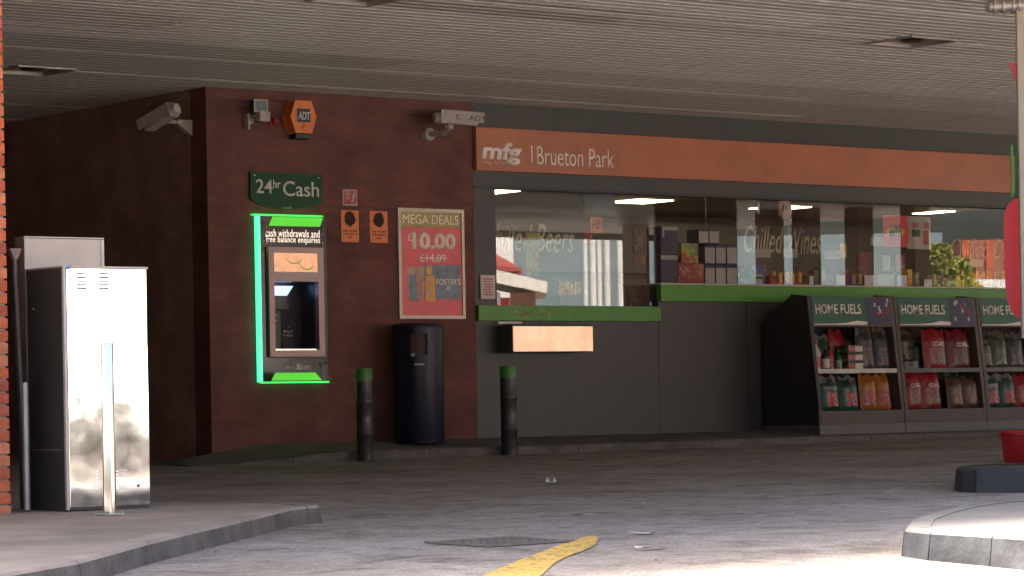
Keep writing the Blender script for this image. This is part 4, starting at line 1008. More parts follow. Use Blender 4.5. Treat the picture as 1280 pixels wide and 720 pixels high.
# ------------------------------------------------------------------ brick pillar (end of a garden-wall-bonded wall)
px1 = on_y(12.5, 560, -9.25).x; pw = .46; py0 = -9.25
t = thing('brick_pillar', (px1-pw/2, py0+pw/2, LZ-.1), 'bright red brick pillar at the left edge holding the canopy', 'pillar')
MB().box(px1-pw+.012, px1-.012, py0+.012, py0+pw-.012, LZ-.1, SOF+.02).build('mortar_core', M['mortar'], t)
mm = MB(); z = LZ-.1; k = 0; random.seed(5)
pmats = [pm('pillar_brick_%d' % i_, c, .8, var=.28, scale=9, bump=.5, bscale=120) for i_, c in enumerate([(.52, .13, .06), (.44, .10, .05), (.58, .2, .1), (.38, .09, .055)])]
def pb(x0, x1, y0, y1):
    j = lambda: random.uniform(-.0015, .0015); n0 = set(mm.bm.faces)
    mm.box(x0+j(), x1+j(), y0+j(), y1+j(), z, z+.064, bev=.004)
    mi = random.choice((0, 0, 1, 2, 3))
    for f in mm.bm.faces:
        if f not in n0: f.material_index = mi
while z < SOF:
    o_ = 0 if k % 2 else 1
    e0, e1 = px1-pw, px1
    if o_:
        pb(e0, e0+.225, py0, py0+.105); pb(e0+.235, e1, py0, py0+.105); pb(e0, e0+.105, py0+.115, py0+pw-.115); pb(e1-.105, e1, py0+.115, py0+pw-.115); pb(e0, e1, py0+pw-.105, py0+pw)
    else:
        pb(e0, e0+.105, py0, py0+.22); pb(e0+.115, e1-.115, py0, py0+.105); pb(e1-.105, e1, py0, py0+.22); pb(e0, e0+.105, py0+.23, py0+pw); pb(e1-.105, e1, py0+.23, py0+pw)
    z += .075; k += 1
mm.build('brickwork', pmats, t)
# wall running back from the pillar, and unseen back wall added to block light
g = tag(MB().box(px1-.4, px1-.08, py0+pw+.01, 9, -.4, SOF-.005).build('boundary_wall', M['brick_dark'], origin=(px1-.2, 0, -.4)), 'long dark brick wall running back from the brick pillar', 'wall')
tag(MB().box(px1-.05, -.02, 8.8, 9.0, -.4, SOF-.005).build('boundary_wall', M['brick_dark'], origin=(-3, 8.9, -.4)), 'dark back wall added to block light in the passage left of the shop', 'wall')

# ------------------------------------------------------------------ home fuel stands
def bag(w, h, d, seed=0):
    """pillow-shaped packed bag with a pinched flat top, base centred on the origin"""
    rnd = random.Random(seed); bm = bmesh.new(); nx, nz = 8, 10; F_ = []; B_ = []
    for s_, L_ in ((-1, F_), (1, B_)):
        for j in range(nz+1):
            row = []
            for i_ in range(nx+1):
                u = i_/nx*2-1; v = j/nz
                top = max(0, (v-.72)/.28)
                wid = w*.5*(1-.08*sin(pi*v)*0-.10*top)
                dep = d*.5*(1-abs(u)**3)*(1-top**1.3*.9)*(min(1, (v+.04)/.12)**.5)
                x = u*wid+rnd.uniform(-1, 1)*.004; z = v*h+rnd.uniform(-1, 1)*.004*(j > 0)+(top*.02*sin(u*5+seed))
                y = s_*(dep+rnd.uniform(-1, 1)*.007*(1-abs(u)))
                row.append(bm.verts.new((x, y, z)))
            L_.append(row)
    for L_ in (F_, B_):
        for j in range(nz):
            for i_ in range(nx): bm.faces.new((L_[j][i_], L_[j][i_+1], L_[j+1][i_+1], L_[j+1][i_]))
    for j in range(nz):
        for i_ in (0, nx): bm.faces.new((F_[j][i_], F_[j+1][i_], B_[j+1][i_], B_[j][i_]))
    for i_ in range(nx):
        bm.faces.new((F_[0][i_], F_[0][i_+1], B_[0][i_+1], B_[0][i_])); bm.faces.new((F_[nz][i_], F_[nz][i_+1], B_[nz][i_+1], B_[nz][i_]))
    for fi, f in enumerate(bm.faces):
        c = f.calc_center_median()
        if c.y < 0:
            u = abs(c.x)/(w*.5); v = c.z/h
            if u < .62 and .14 < v < .52: f.material_index = 1
            elif v > .86 or (.56 < v < .7 and u < .7 and seed % 3 == 0): f.material_index = 2
    mb = MB(); mb.bm = bm; return mb
SX = 7.40; SWD = 1.365
def stand(i_, lb_):
    x0 = SX+i_*SWD; x1 = x0+SWD-.012; yb = -.95; z0 = -.075
    t = thing('fuel_display_stand', ((x0+x1)/2, -.5, z0), lb_, 'display stand', 'home fuel display stands along the shop front')
    def prof(z): return yb+(z-.25)*.13
    for xa in (x0, x1-.05):      # raking side panels
        zt_ = 1.50
        MB().prism([(xa, -.03, z0+.12), (xa, yb, z0+.12), (xa, yb, .25), (xa, prof(1.1), 1.1), (xa, prof(zt_), zt_), (xa, prof(zt_)+.25, zt_+.03), (xa, -.03, 1.2)], (.05, 0, 0)).build('side_panel', M['stand'] if xa > x0 else (M['stand_side'] if i_ == 0 else M['stand']), t)
    MB().box(x0, x1, yb-.012, -.03, z0, z0+.119).build('plinth', M['plinth'], t)
    MB().box(x0+.051, x1-.051, yb+.002, -.03, z0+.12, .20).build('base_box', M['stand'], t)
    MB().box(x0+.051, x1-.051, -.32, -.3, .2, 1.3).build('back_panel', M['stand_in'], t)
    zs_ = .655
    MB().box(x0+.051, x1-.051, prof(zs_)+.02, -.32, zs_-.022, zs_).build('shelf', M['stand_in'], t)
    MB().box(x0+.051, x1-.051, prof(zs_)+.004, prof(zs_)+.018, zs_-.03, zs_+.02).build('shelf_edge', M['shelf'] if i_ == 0 else M['plinth'], t)
    # header: sloping board
    h0, h1 = 1.155, 1.50
    A = Vector((x0+.02, prof(h0)-.004, h0)); up = (Vector((0, prof(h1), h1))-Vector((0, prof(h0), h0))); 
    MB().prism([(x0+.02, prof(h0)+.002, h0), (x0+.02, prof(h1)+.002, h1), (x0+.02, prof(h1)+.10, h1-.01), (x0+.02, prof(h0)+.3, h0)], (x1-x0-.04, 0, 0)).build('header_box', M['stand'], t)
    def hp(u, v, o=0.): return Vector((x0+.02+u*(x1-x0-.04), prof(h0)+(prof(h1)-prof(h0))*v-.003-o, h0+(h1-h0)*v))
    MB().prism([hp(.03, .06), hp(.67, .06), hp(.67, .97), hp(.03, .97)], (0, -.003, 0)).build('header_sign', M['headgreen'], t)
    MB().prism([hp(.672, .06), hp(.98, .06), hp(.98, .97), hp(.672, .97)], (0, -.003, 0)).build('header_picture', M['headblue'], t)
    rr = random.Random(i_)
    for k in range(9):
        u_ = .7+.28*rr.random()*.9; v_ = .2+.62*rr.random()
        MB().prism([hp(u_, v_, .0035), hp(u_+.025, v_, .0035), hp(u_+.025, v_+.13, .0035), hp(u_, v_+.13, .0035)], (0, -.001, 0)).build('picture_print', M['redbox' if k % 2 else 'pinkcard'], t)
    wave = [hp(.03, .06, .0035), hp(.67, .06, .0035), hp(.67, .17, .0035), hp(.55, .2, .0035), hp(.42, .13, .0035), hp(.3, .1, .0035), hp(.03, .09, .0035)]
    MB().prism(wave, (0, -.001, 0)).build('header_wave', M['headcream'], t)
    sl = atan2(prof(h1)-prof(h0), h1-h0)
    p_ = hp(.065, .42, .0035)
    T_ = Matrix.Translation(p_) @ Matrix.Rotation(-sl, 4, 'X')
    lettering('HOME FUELS', 0, .53*(x1-x0), 0, .115, 0, 'lettering', M['headcream'], t, bold=.02, thick=.0015, rot=T_)
    return x0, x1, prof, zs_
def wrap(name, c): return pm('wrap_'+name, tuple(q_*.6 for q_ in c), .3, var=.35, scale=22, bump=.9, bscale=16)
_bag = {'bag_green': ((.012, .085, .045), 'bag_red', (.3, .29, .27)), 'bag_red': ((.4, .015, .02), 'bag_net', (.45, .03, .03)), 'bag_orange': ((.5, .16, .02), 'bag_red', (.55, .2, .02)), 'bag_dark': ((.045, .043, .04), 'bag_dark', (.2, .16, .13)), 'bag_olive': ((.06, .065, .03), 'bag_olive', (.2, .18, .12)), 'bag_crimson': ((.2, .008, .02), 'bag_dark', (.33, .02, .04)), 'bag_net': ((.16, .06, .035), 'bag_net', (.1, .04, .03))}
BAGM = {k: [wrap(k, a_), M[b_], wrap(k+'_top', c_)] for k, (a_, b_, c_) in _bag.items()}
def put_bag(x, y, z, w, h, d, mat, label, group, rz=0, lean=.12, txt=None, name='fuel_bag', cat='fuel bag'):
    h *= 1.08; w *= 1.06
    o = bag(w, h, d, seed=int(x*100) % 97)
    o = o.build(name, BAGM[mat], smooth=True, origin=(0, 0, 0)); o.location = (x, y, z+.003); o.rotation_euler = (-lean, 0, rz)
    tag(o, label, cat, group)
    if txt:
        c = lettering(txt, -w*.3, w*.24, h*.55, h*.67, -d*.5-.012, 'lettering', M['headcream'], None, bold=.02)
        c.data.transform(Matrix.Translation(c.location)); c.location = (0, 0, 0); c.parent = o
    return o
S = [stand(0, 'home fuels stand nearest the night pay drawer, with pale lower shelf edge and mixed goods'), stand(1, 'home fuels stand full of red bags, between the other two'), stand(2, 'home fuels stand cut off by the right edge of the photo')]
G0 = 'fuel bags on the display stands'
x0, x1, pf, zs_ = S[0]
L_ = .2+.0; yl = -.86
for (u, w, h, m_, lb_) in ((.17, .27, .36, 'bag_green', 'green and red bag, first on the bottom of the left stand'), (.41, .28, .36, 'bag_green', 'green and red bag, second on the bottom of the left stand'), (.66, .25, .38, 'bag_orange', 'orange bag, third on the bottom of the left stand'), (.85, .2, .38, 'bag_orange', 'orange and red narrow bag, last on the bottom of the left stand')):
    put_bag(lerp(x0+.05, x1-.05, u), yl, .2, w, h, .14, m_, lb_, G0)
yu = -.79; zu = zs_
# milk-carton style bottle, two bottles, stacked packets, two tall net bags
def bottle(x, y, z, r, h, mat, cap, lb_, labelm):
    t = thing('fluid_bottle', (x, y, z), lb_, 'bottle')
    MB().lathe((x, y, z+.001), [(r, 0), (r, h*.6), (r*.8, h*.72), (r*.35, h*.84), (r*.32, h*.9)], 20).build('body', M[mat], t, smooth=True)
    MB().lathe((x, y, z), [(r*.42, h*.9), (r*.42, h), (.001, h)], 16).build('cap', M[cap], t, smooth=True)
    MB().lathe((x, y, z), [(r*1.02, h*.12), (r*1.02, h*.5)], 20).build('label', M[labelm], t, smooth=True)
bottle(x0+.12, yu, zu, .055, .33, 'cream', 'red_plastic', 'white bottle with red cap on the upper shelf of the left stand', 'redbox')
bottle(x0+.27, yu, zu, .045, .27, 'black', 'black', 'dark bottle with pink label on the upper shelf of the left stand', 'pinkcard')
bottle(x0+.36, yu+.02, zu, .045, .26, 'redbox', 'sign_green', 'red bottle right of the dark bottle on the left stand', 'bag_red')
bottle(x0+.47, yu, zu, .045, .24, 'sign_green', 'black', 'green bottle left of the stacked packets on the left stand', 'bag_green')
z = zu
for k, (ln) in enumerate(('bottom', 'middle', 'top')):
    t = thing('firelighter_pack', (x0+.66, yu, z), 'flat green and red pack, %s of the stack on the left stand' % ln, 'pack', 'stacked firelighter packs')
    MB().box(x0+.54, x0+.78, yu-.09, yu+.09, z+.001, z+.095, bev=.006).build('box', M['bag_olive'], t)
    MB().box(x0+.55, x0+.64, yu-.0935, yu-.0915, z+.025, z+.075).build('print', M['sticker_red'], t)
    MB().box(x0+.65, x0+.77, yu-.0935, yu-.0915, z+.02, z+.08).build('print', M['cream'], t)
    z += .098
put_bag(x0+.92, yu, zu, .25, .46, .13, 'bag_dark', 'tall dark bag right of the stacked packs', G0)
put_bag(x0+1.18, yu, zu, .23, .46, .13, 'bag_dark', 'tall dark bag at the right end of the left stand', G0)
x0, x1, pf, zs_ = S[1]
for (u, w, h, m_, tx, lb_) in ((.14, .27, .40, 'bag_red', 'COAL', 'bright red lettered bag, first on the bottom of the middle stand'), (.38, .30, .40, 'bag_red', 'COAL', 'bright red lettered bag, second on the bottom of the middle stand'), (.70, .24, .35, 'bag_net', None, 'brown netted bag, left of the pair on the middle stand'), (.90, .24, .35, 'bag_net', None, 'brown netted bag, right of the pair on the middle stand')):
    put_bag(lerp(x0+.05, x1-.05, u), yl, .2, w, h, .15, m_, lb_, G0, txt=tx)
put_bag(x0+.26, yu+.1, zu, .26, .3, .12, 'bag_crimson', 'small crimson bag lying back on the upper shelf of the middle stand', G0, rz=.2, lean=.5)
put_bag(x0+.68, yu, zu, .36, .44, .16, 'bag_red', 'large red bag at the centre of the upper shelf of the middle stand', G0, txt='COAL')
put_bag(x0+1.08, yu, zu, .36, .43, .16, 'bag_crimson', 'large crimson bag at the right of the upper shelf of the middle stand', G0, txt='COAL')
put_bag(x0+.2, yu-.04, zu, .3, .12, .14, 'bag_dark', 'low dark bag in front on the upper shelf of the middle stand', G0)
x0, x1, pf, zs_ = S[2]
for (x, z, w, h, m_, lb_) in ((.17, .2, .28, .36, 'bag_green', 'green bag, first on the bottom of the right-hand stand'), (.45, .2, .26, .36, 'bag_green', 'green bag, second on the bottom of the right-hand stand'), (.74, .2, .28, .36, 'bag_red', 'red bag, third on the bottom of the right-hand stand'), (.15, zu, .24, .34, 'bag_olive', 'olive bag, first on the upper shelf of the right-hand stand'), (.4, zu, .26, .42, 'bag_olive', 'tall olive bag, second on the upper shelf of the right-hand stand'), (.68, zu, .26, .4, 'bag_dark', 'dark bag, third on the upper shelf of the right-hand stand')):
    put_bag(x0+x, yl if z < .5 else yu, z, w, h, .14, m_, lb_, G0)

for (i_, nm_) in ((0, 'left'), (1, 'middle'), (2, 'right-hand')):
    x0, x1, pf, zs_ = S[i_]
    for (zb_, sh) in ((.2, 'bottom'), (zs_, 'upper shelf')):
        for k in range(5):
            if i_ == 2 and k > 2: continue
            m_ = ('bag_dark', 'bag_olive', 'bag_red', 'bag_crimson', 'bag_green')[(k*3+i_*2+(zb_ > .5)) % 5]
            put_bag(x0+.16+k*.255, -.60, zb_, .25, .33+.05*((k+i_) % 3), .13, m_, 'bag half hidden in the back row, %s of the %s stand' % (sh, nm_), 'back-row bags, %s of the %s stand' % (sh, nm_), rz=.1*(k % 3-1))
# ------------------------------------------------------------------ fuel pump, mast and bucket at the right edge
DP = 21.0
def ar(px, py, d=DP): return at(px, py, d)
base = ar(1300, 585); 
pumpx = ar(1262, 400)
t = thing('fuel_pump', (base.x, base.y, FZ), 'red-sided fuel pump mostly outside the right edge', 'fuel pump')
RP = Matrix.Translation((base.x, base.y, 0)) @ Matrix.Rotation(-TH, 4, 'Z')      # faces the lane
sx = lambda px: (px-1300)/F*DP
zz = lambda py: ar(1270, py).z
pts = []
for (a_, b_) in ((1281, 247), (1272, 250), (1265, 256), (1261, 265), (1259.5, 280), (1259.5, 330), (1260.5, 360), (1263, 378), (1268, 390), (1276, 398), (1300, 402), (1370, 402), (1370, 247)):
    pts.append(RP @ Vector((sx(a_), -.02, zz(b_))))
nrm = ar(1262, 300, DP+.55)-ar(1262, 300)
MB().prism(pts, nrm).build('head_shell', M['red_plastic'], t)
MB().prism([ar(1269, 247, DP+.02), ar(1366, 247, DP+.02), ar(1366, 180, DP+.02), ar(1269, 180, DP+.02)], nrm*.8).build('side_panel', M['sign_green'], t)
MB().box(sx(1306), sx(1366), .05, .48, FZ+.002, zz(403), mat=RP, bev=.01).build('body', M['black'], t)
MB().box(sx(1270), sx(1273), -.02, .01, zz(246.5), zz(181), mat=RP).build('green_edge', M['green_cap'], t)
t2 = thing('hose_mast', (base.x, base.y-.3, FZ), 'tall beige mast with clamped grey joint at the top right', 'mast')
RM = Matrix.Translation((base.x, base.y, 0)) @ Matrix.Rotation(-TH, 4, 'Z')
MB().box(sx(1274), sx(1284), -.22, -.16, FZ+.9, SOF-.02, mat=RM, bev=.006).build('post', M['beige_pole'], t2)
MB().box(sx(1276), sx(1290), -.22, -.14, FZ+.002, FZ+.9, mat=RM).build('foot', M['black'], t2) if False else None
ca = RM @ Vector((sx(1241), -.19, zz(12))); cb_ = RM @ Vector((sx(1300), -.19, zz(10)))
mm = MB().cyl(ca, cb_, .042, n=24)
dv = (cb_-ca).normalized()
for k in (.03, .09, .16, .2): mm.cyl(ca+dv*k, ca+dv*(k+.02), .056, n=24)
mm.cyl(ca-dv*.02, ca, .03, .05)
mm.build('hose_joint', M['steel_dull'], t2, smooth=True)
MB().prism([RM @ Vector((sx(1263.5), -.2, zz(82))), RM @ Vector((sx(1274.5), -.2, zz(82))), RM @ Vector((sx(1274.5), -.2, zz(108))), RM @ Vector((sx(1272), -.2, zz(104))) ], RM.to_3x3() @ Vector((0, .01, 0))).build('pennant', M['red_dark'], t2)
# mast foot rests on island
MB().box(sx(1288), sx(1296), -.22, -.16, FZ+.002, FZ+.9, mat=RM).box(sx(1274), sx(1296), -.22, -.16, FZ+.9, FZ+.96, mat=RM).build('lower_post', M['beige_pole'], t2)
# bucket
bk = on_z(1285, 578, FZ); bd = depth(bk.x, bk.y); bh = ar(1285, 538, bd).z-FZ; br = 34/F*bd
t = thing('bucket', (bk.x, bk.y, FZ), 'bright red plastic bucket standing on the far pump island', 'bucket')
MB().lathe((bk.x, bk.y, FZ+.001), [(.001, 0), (br*.86, 0), (br*.88, .006), (br*.98, bh*.86), (br*1.05, bh*.87), (br*1.05, bh*.93), (br*1.0, bh), (br*.96, bh), (br*.84, .02), (.001, .02)], 48).build('tub', M['red_plastic'], t, smooth=True)
MB().lathe((bk.x, bk.y, FZ+.03), [(.001, bh*.55), (br*.92, bh*.55)], 32).build('contents', M['pit'], t)

# ------------------------------------------------------------------ drain, line, litter
ds = [on_g(*p) for p in ((532, 682.5), (645, 671), (716, 674.5), (600, 687))]
c_ = sum(ds, Vector())/4
ang = atan2((ds[2]-ds[0]).y, (ds[2]-ds[0]).x)
e1 = (ds[1]-ds[0]); e2 = (ds[3]-ds[0])
hw = .285
T_ = Matrix.Translation((c_.x, c_.y, gz(c_.x, c_.y))) @ Matrix.Rotation(-GB*.79, 4, Vector((0, 0, 1)).cross(Vector((SN, CS, 0))) ) if False else Matrix.Translation((c_.x, c_.y, gz(c_.x, c_.y)))
tl = Matrix.Rotation(atan(GB), 4, Vector((CS, -SN, 0)))
T_ = T_ @ tl
t = thing('drain_cover', (c_.x, c_.y, gz(c_.x, c_.y)), 'square cast iron drain grating set in the asphalt', 'drain cover')
MB().box(-hw, hw, -hw, hw, .003, .004, mat=T_).build('pit', M['pit'], t)
MB().box(-hw, hw, -hw, -hw+.04, .004, .012, mat=T_).box(-hw, hw, hw-.04, hw, .004, .012, mat=T_).box(-hw, -hw+.04, -hw+.04, hw-.04, .004, .012, mat=T_).box(hw-.04, hw, -hw+.04, hw-.04, .004, .012, mat=T_).build('frame', M['iron'], t)
mm = MB(); k = -hw+.07
while k < hw-.05:
    mm.box(k, k+.018, -hw+.04, hw-.04, .004, .0105, mat=T_); k += .055
k = -hw+.09
while k < hw-.05:
    mm.box(-hw+.04, hw-.04, k, k+.018, .005, .0115, mat=T_); k += .075
mm.build('grating', M['iron'], t)
line = [(604, 721), (640, 705), (662, 697), (690, 686), (712, 679), (733, 671.5), (745, 671), (748, 674), (744, 683), (728, 690), (706, 698), (692, 706), (676, 721)]
mm = MB(); vs = []
for p in line:
    g = on_g(*p); vs.append((g.x, g.y, g.z+.006))
g = on_g(560, 745); vs.append((on_g(610, 745).x, on_g(610, 745).y, on_g(610, 745).z+.006)); vs.append((g.x, g.y, g.z+.006))
mm.face(vs); o = mm.build('painted_line', M['yellow_line'], origin=(vs[0][0], vs[0][1], vs[0][2])); tag(o, 'worn yellow painted line beside the drain grating', 'road marking', kind='structure')
random.seed(21)
for (px, py, w, m_, lb_) in ((689, 604, .10, 'paper', 'crumpled white paper scrap farthest out on the dark asphalt'), (728, 645, .13, 'paper', 'thin white paper strip behind the yellow line end'), (803, 668.5, .16, 'cream', 'flattened cream paper cup right of the yellow line'), (814, 687.5, .17, 'paper', 'thin white paper strip nearest the bottom edge'), (393, 662, .06, 'paper', 'tiny white scrap at the pavement kerb end'), (804, 630, .03, 'paper', 'tiny white fleck above the flattened cup'), (1112, 616, .08, 'paper', 'pale strip on the asphalt left of the far island'), (820, 702, .025, 'black', 'dark speck of litter near the bottom edge'), (270, 692, .035, 'black', 'dark speck of litter beside the long kerb')):
    g = on_g(px, py); mm = MB(); n_ = 9; pts = []
    for k in range(n_):
        a_ = 2*pi*k/n_; rr = random.uniform(.75, 1.2)
        pts.append((g.x+cos(a_)*w*.5*rr*CS-sin(a_)*w*.28*rr*SN*-1, g.y-cos(a_)*w*.5*rr*SN+sin(a_)*w*.28*rr*CS, g.z+.006+random.random()*w*.09))
    c0 = mm.bm.verts.new((g.x, g.y, g.z+.012)); vv = [mm.bm.verts.new(p) for p in pts]
    for k in range(n_): mm.bm.faces.new((c0, vv[k], vv[(k+1) % n_]))
    if px == 689:
        for k in range(5):
            a_ = 1.2*k; mm.prism([(g.x+.02*cos(a_), g.y+.02*sin(a_), g.z+.01), (g.x+.05*cos(a_+.4), g.y+.05*sin(a_+.4), g.z+.015), (g.x+.03*cos(a_+.2), g.y+.02*sin(a_), g.z+.05)], (.002, .002, 0))
    tag(mm.build('litter', M[m_]), lb_, 'litter')

# ------------------------------------------------------------------ what the shop window mirrors, standing across the forecourt
def mx(px, py, d): return mir(px, py, d)
def bldg_box(pa, pb, pt, d, dep, z0=-1.2):
    """footprint seen in the mirror between two photo columns: front edge points and the away direction"""
    A = mx(pa, pt, d); B = mx(pb, pt, d); away = Vector((SN, -CS, 0))*dep
    return A, B, away
def facade(name, pa, pb, pt, d, dep, mat, parent, z0=-1.2):
    A, B, aw = bldg_box(pa, pb, pt, d, dep)
    zt_ = A.z; return MB().prism([(A.x, A.y, z0), (B.x, B.y, z0), (B.x, B.y, zt_), (A.x, A.y, zt_)], aw).build(name, mat, parent)
d = 100
A, B, aw = bldg_box(560, 686, 372, d, 7)
h = thing('brick_house', (B.x, B.y, -1.2), 'small brick house with white barge board seen only as a reflection in the window', 'house')
facade('wall', 640, 672, 366, d, 7, M['brick_out'], h); facade('wall', 560, 628, 366, d, 7, M['render_white'], h); facade('door', 628.2, 639.8, 372, d, .3, M['red_plastic'], h)
P1, P2, P3, P4 = mx(560, 322, d-.6), mx(687, 352, d-.6), mx(686, 366, d-.6), mx(560, 340, d-.6)
MB().prism([P1, P2, P3, P4], aw).build('barge_board', M['trimwhite'], h)
P5, P6 = mx(560, 280, d), mx(640, 332, d); MB().prism([P1, mx(640, 341, d), mx(655, 336, d), P5], aw*.9).build('roof', M['roofred'], h)
A, B, aw = bldg_box(600, 643, 270, 128, 5); h = thing('white_house', (A.x, A.y, -1.2), 'tall white rendered house end seen only as a reflection in the window', 'house')
facade('wall', 560, 643, 262, 128, 5, M['render_white'], h)
A, B, aw = bldg_box(640, 1170, 262, 150, 6); h = thing('industrial_shed', (A.x, A.y, -1.2), 'long blue-grey clad shed reflected behind the canopy posts', 'building')
facade('wall', 643, 1180, 300, 150, 8, M['clad'], h); facade('roof_edge', 643, 1180, 292, 149.7, .3, M['trimwhite'], h) if False else None
A, B, aw = bldg_box(1195, 1330, 300, 95, 6); h = thing('brick_terrace', (A.x, A.y, -1.2), 'sunlit brick building with white canopy seen as a reflection at the right', 'building')
facade('wall', 1203, 1340, 300, 95, 6, M['brick_out'], h)
for (a_, b_) in ((1206, 1214), (1236, 1244), (1262, 1270)): facade('pilaster', a_, b_, 300, 94.9, .09, M['pbrick'], h)
PA, PB, PC, PD = mx(1206, 349, 80), mx(1340, 349, 80), mx(1340, 364, 80), mx(1206, 364, 80)
h = thing('white_van', (mx(1270, 360, 80).x, mx(1270, 360, 80).y, -1.0), 'white vehicle roofline mirrored low in the right-hand glass', 'van')
MB().prism([PA, PB, Vector((PB.x, PB.y, -.7)), Vector((PA.x, PA.y, -.7))], Vector((SN, -CS, 0))*2).build('body', M['render_white'], h)
for k, (a_, b_) in enumerate(((732.5, 738), (741, 748.5), (750, 755.5), (759, 766), (775, 782))):
    A = mx((a_+b_)/2, 290, 64); r_ = (b_-a_)/2/F*64
    tag(MB().cyl((A.x, A.y, -1), (A.x, A.y, 5.2), r_, n=20).build('white_pole', M['render_white'], smooth=True, origin=(A.x, A.y, -1)), 'white pole mirrored in the night pay glass, number %s from its left' % ('one', 'two', 'three', 'four', 'five')[k], 'pole', 'row of white poles')
for k, px in enumerate((800, 968, 1014, 1080, 1150)):
    A = mx(px, 300, 53.5 if px < 900 else 50); 
    tag(MB().box(A.x-.17, A.x+.17, A.y-.17, A.y+.17, gz(A.x, A.y)-.2, SOF-.005).build('canopy_column', M['brick_dark'], origin=(A.x, A.y, gz(A.x, A.y))), 'dark brick canopy column mirrored in the glass, %s of the row' % ('first', 'second', 'third', 'fourth', 'last')[k], 'column', 'canopy columns')
A = mx(826, 300, 46); B = mx(928, 300, 46)
tag(MB().prism([(A.x, A.y, -.3), (B.x, B.y, -.3), (B.x, B.y, SOF-.005), (A.x, A.y, SOF-.005)], Vector((SN, -CS, 0))*.5).build('canopy_pier', M['brick_dark']), 'broad dark brick canopy pier mirrored behind the stacked cartons', 'pier')
# tree
def tree(px, d, hpx, wpx, label):
    c = mx(px, 362, d); top = mx(px, hpx, d).z; rad = wpx/F*d; t = thing('tree', (c.x, c.y, -1), label, 'tree')
    MB().cyl((c.x, c.y, -1), (c.x+.1, c.y, top*.6), .22, .08, n=12).build('trunk', M['bark'], t, smooth=True)
    mm = MB(); rr = random.Random(4); bm = mm.bm
    cl = [(Vector((rr.uniform(-1, 1)*rad*.7, rr.uniform(-1, 1)*rad*.7, rr.uniform(.2, .93)*(top+1)-1)), rr.uniform(.35, .6)*rad) for _ in range(26)]
    for c0, r0 in cl:
        for _ in range(420):
            v = Vector((rr.gauss(0, 1), rr.gauss(0, 1), rr.gauss(0, 1))).normalized()*r0*rr.uniform(.6, 1.05)+c0+Vector((c.x, c.y, 0))
            a1 = Vector((rr.gauss(0, 1), rr.gauss(0, 1), rr.gauss(0, 1))).normalized()*.065; a2 = a1.cross(Vector((rr.gauss(0, 1), rr.gauss(0, 1), rr.gauss(0, 1)))).normalized()*.045
            bm.faces.new([bm.verts.new(v-a1), bm.verts.new(v+a2), bm.verts.new(v+a1), bm.verts.new(v-a2)])
    mm.build('crown', M['leaf'], t)
tree(1190, 66, 296, 32, 'sunlit yellow-green tree mirrored between the columns and the drinks sign')
# unseen bush and hedge, added for dark shapes in the steel door's reflection
h = MB(); rr = random.Random(9); bm = h.bm
for k in range(4000):
    u = rr.uniform(-1, 1); cc = Vector((3.5+u*.5, -27.+u*.3, -.75)); hh = (1.2-abs(u)**2*.6)*rr.uniform(.0, 1.)
    v = cc+Vector((rr.gauss(0, .12), rr.gauss(0, .12), hh)); a1 = Vector((rr.gauss(0, 1), rr.gauss(0, 1), rr.gauss(0, 1))).normalized()*.07; a2 = a1.cross(Vector((rr.gauss(0, 1), rr.gauss(0, 1), rr.gauss(0, 1)))).normalized()*.05
    bm.faces.new([bm.verts.new(v-a1), bm.verts.new(v+a2), bm.verts.new(v+a1), bm.verts.new(v-a2)])
tag(h.build('bush', M['leaf_dark']), 'rounded dark bush added across the road as the hump mirrored in the steel cabinet', 'bush')

h = MB(); bm = h.bm  # low hedge added to darken the lower half of the door's reflection
for k in range(12000):
    u = rr.uniform(-9, 13); v = Vector((u, -30.+rr.gauss(0, .4), rr.uniform(-1.1, .12)+rr.gauss(0, .06))); a1 = Vector((rr.gauss(0, 1), rr.gauss(0, 1), rr.gauss(0, 1))).normalized()*.12; a2 = a1.cross(Vector((rr.gauss(0, 1), rr.gauss(0, 1), rr.gauss(0, 1)))).normalized()*.09
    bm.faces.new([bm.verts.new(v-a1), bm.verts.new(v+a2), bm.verts.new(v+a1), bm.verts.new(v-a2)])
tag(h.build('hedge', M['leaf_dark']), 'long low dark hedge added behind the camera to darken the cabinet reflection', 'hedge')

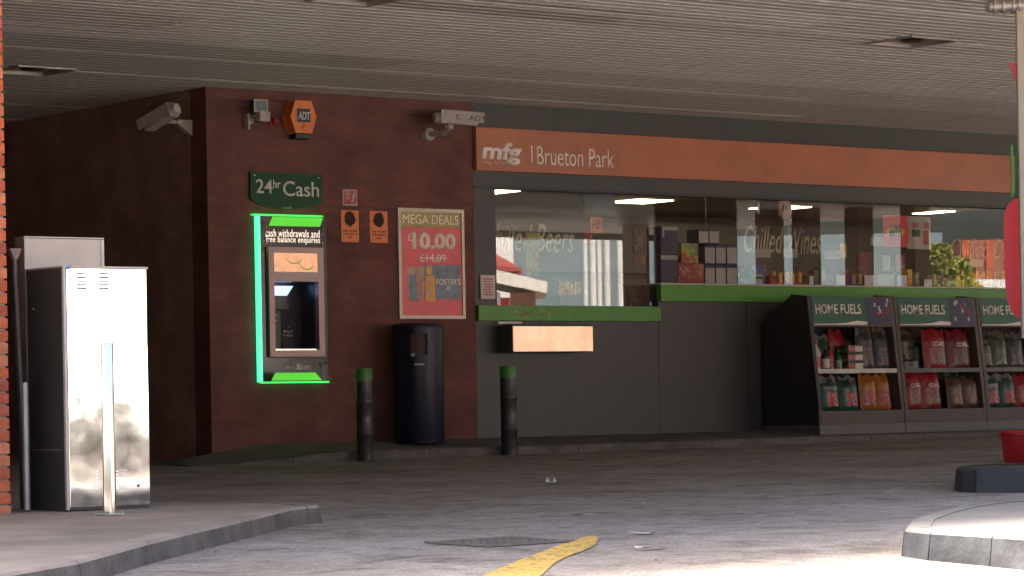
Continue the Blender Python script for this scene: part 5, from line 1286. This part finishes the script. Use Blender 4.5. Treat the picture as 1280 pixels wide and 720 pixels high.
t = thing('added_white_house', (13, -46, -1.2), 'long white rendered house added behind the camera to whiten the cabinet reflection', 'house')  # unseen house added as a bright surface for the steel cabinet to mirror
MB().box(2, 30, -52, -46, -1.2, 4.6).build('wall', M['render_white'], t)
MB().prism([(1.6, -45.6, 4.61), (1.6, -52.4, 4.61), (1.6, -49, 7)], (28.8, 0, 0)).build('roof', M['roofred'], t)
for xx in (5, 10, 15, 20, 25):
    MB().box(xx, xx+1.5, -46.03, -45.995, 1.4, 2.9).build('window', M['tv'], t)

# ------------------------------------------------------------------ light
SUN = Vector((-.3, .95, tan(radians(59)))).normalized()
w = bpy.data.worlds.new('World'); sc.world = w; w.use_nodes = True
sk = w.node_tree.nodes.new('ShaderNodeTexSky'); sk.sky_type = 'NISHITA'; sk.sun_disc = False
sk.sun_elevation = asin(SUN.z); sk.sun_rotation = atan2(SUN.x, SUN.y); sk.dust_density = 7; sk.air_density = 1.; sk.ozone_density = .5
w.node_tree.links.new(sk.outputs[0], w.node_tree.nodes['Background'].inputs[0]); w.node_tree.nodes['Background'].inputs[1].default_value = .15
sl = bpy.data.lights.new('sun', 'SUN'); sl.energy = 4.8; sl.angle = radians(17); sl.color = (1, .985, .96)
so = bpy.data.objects.new('sun', sl); COL.objects.link(so); so.rotation_euler = (-SUN).to_track_quat('-Z', 'Y').to_euler(); so.location = (0, -30, 20)

# ------------------------------------------------------------------ camera
cam = bpy.data.cameras.new('camera'); co = bpy.data.objects.new('camera', cam); COL.objects.link(co)
co.location = CAM; cam.sensor_width = 36; cam.lens = F/1280*36; cam.clip_end = 1000; cam.clip_start = .5
cam.shift_y = (PY-360)/1280; cam.shift_x = 0
co.matrix_world = Matrix.Translation(CAM) @ Matrix.Rotation(-TH, 4, 'Z') @ Matrix.Rotation(pi/2, 4, 'X') @ Matrix.Rotation(-ROLL, 4, 'Z')
sc.camera = co
vs_ = sc.view_settings; vs_.view_transform = 'Standard'; vs_.look = 'None'; vs_.gamma = 1; vs_.exposure = 2.3
vs_.use_white_balance = True; vs_.white_balance_temperature = 6950; vs_.white_balance_tint = 10
sc.render.engine = 'CYCLES'; sc.cycles.max_bounces = 8; sc.cycles.diffuse_bounces = 5; sc.cycles.glossy_bounces = 4; sc.cycles.transparent_max_bounces = 8
sc.cycles.use_denoising = True; sc.cycles.caustics_reflective = False; sc.cycles.caustics_refractive = False
sc.cycles.sample_clamp_indirect = 6
bpy.context.view_layer.update()
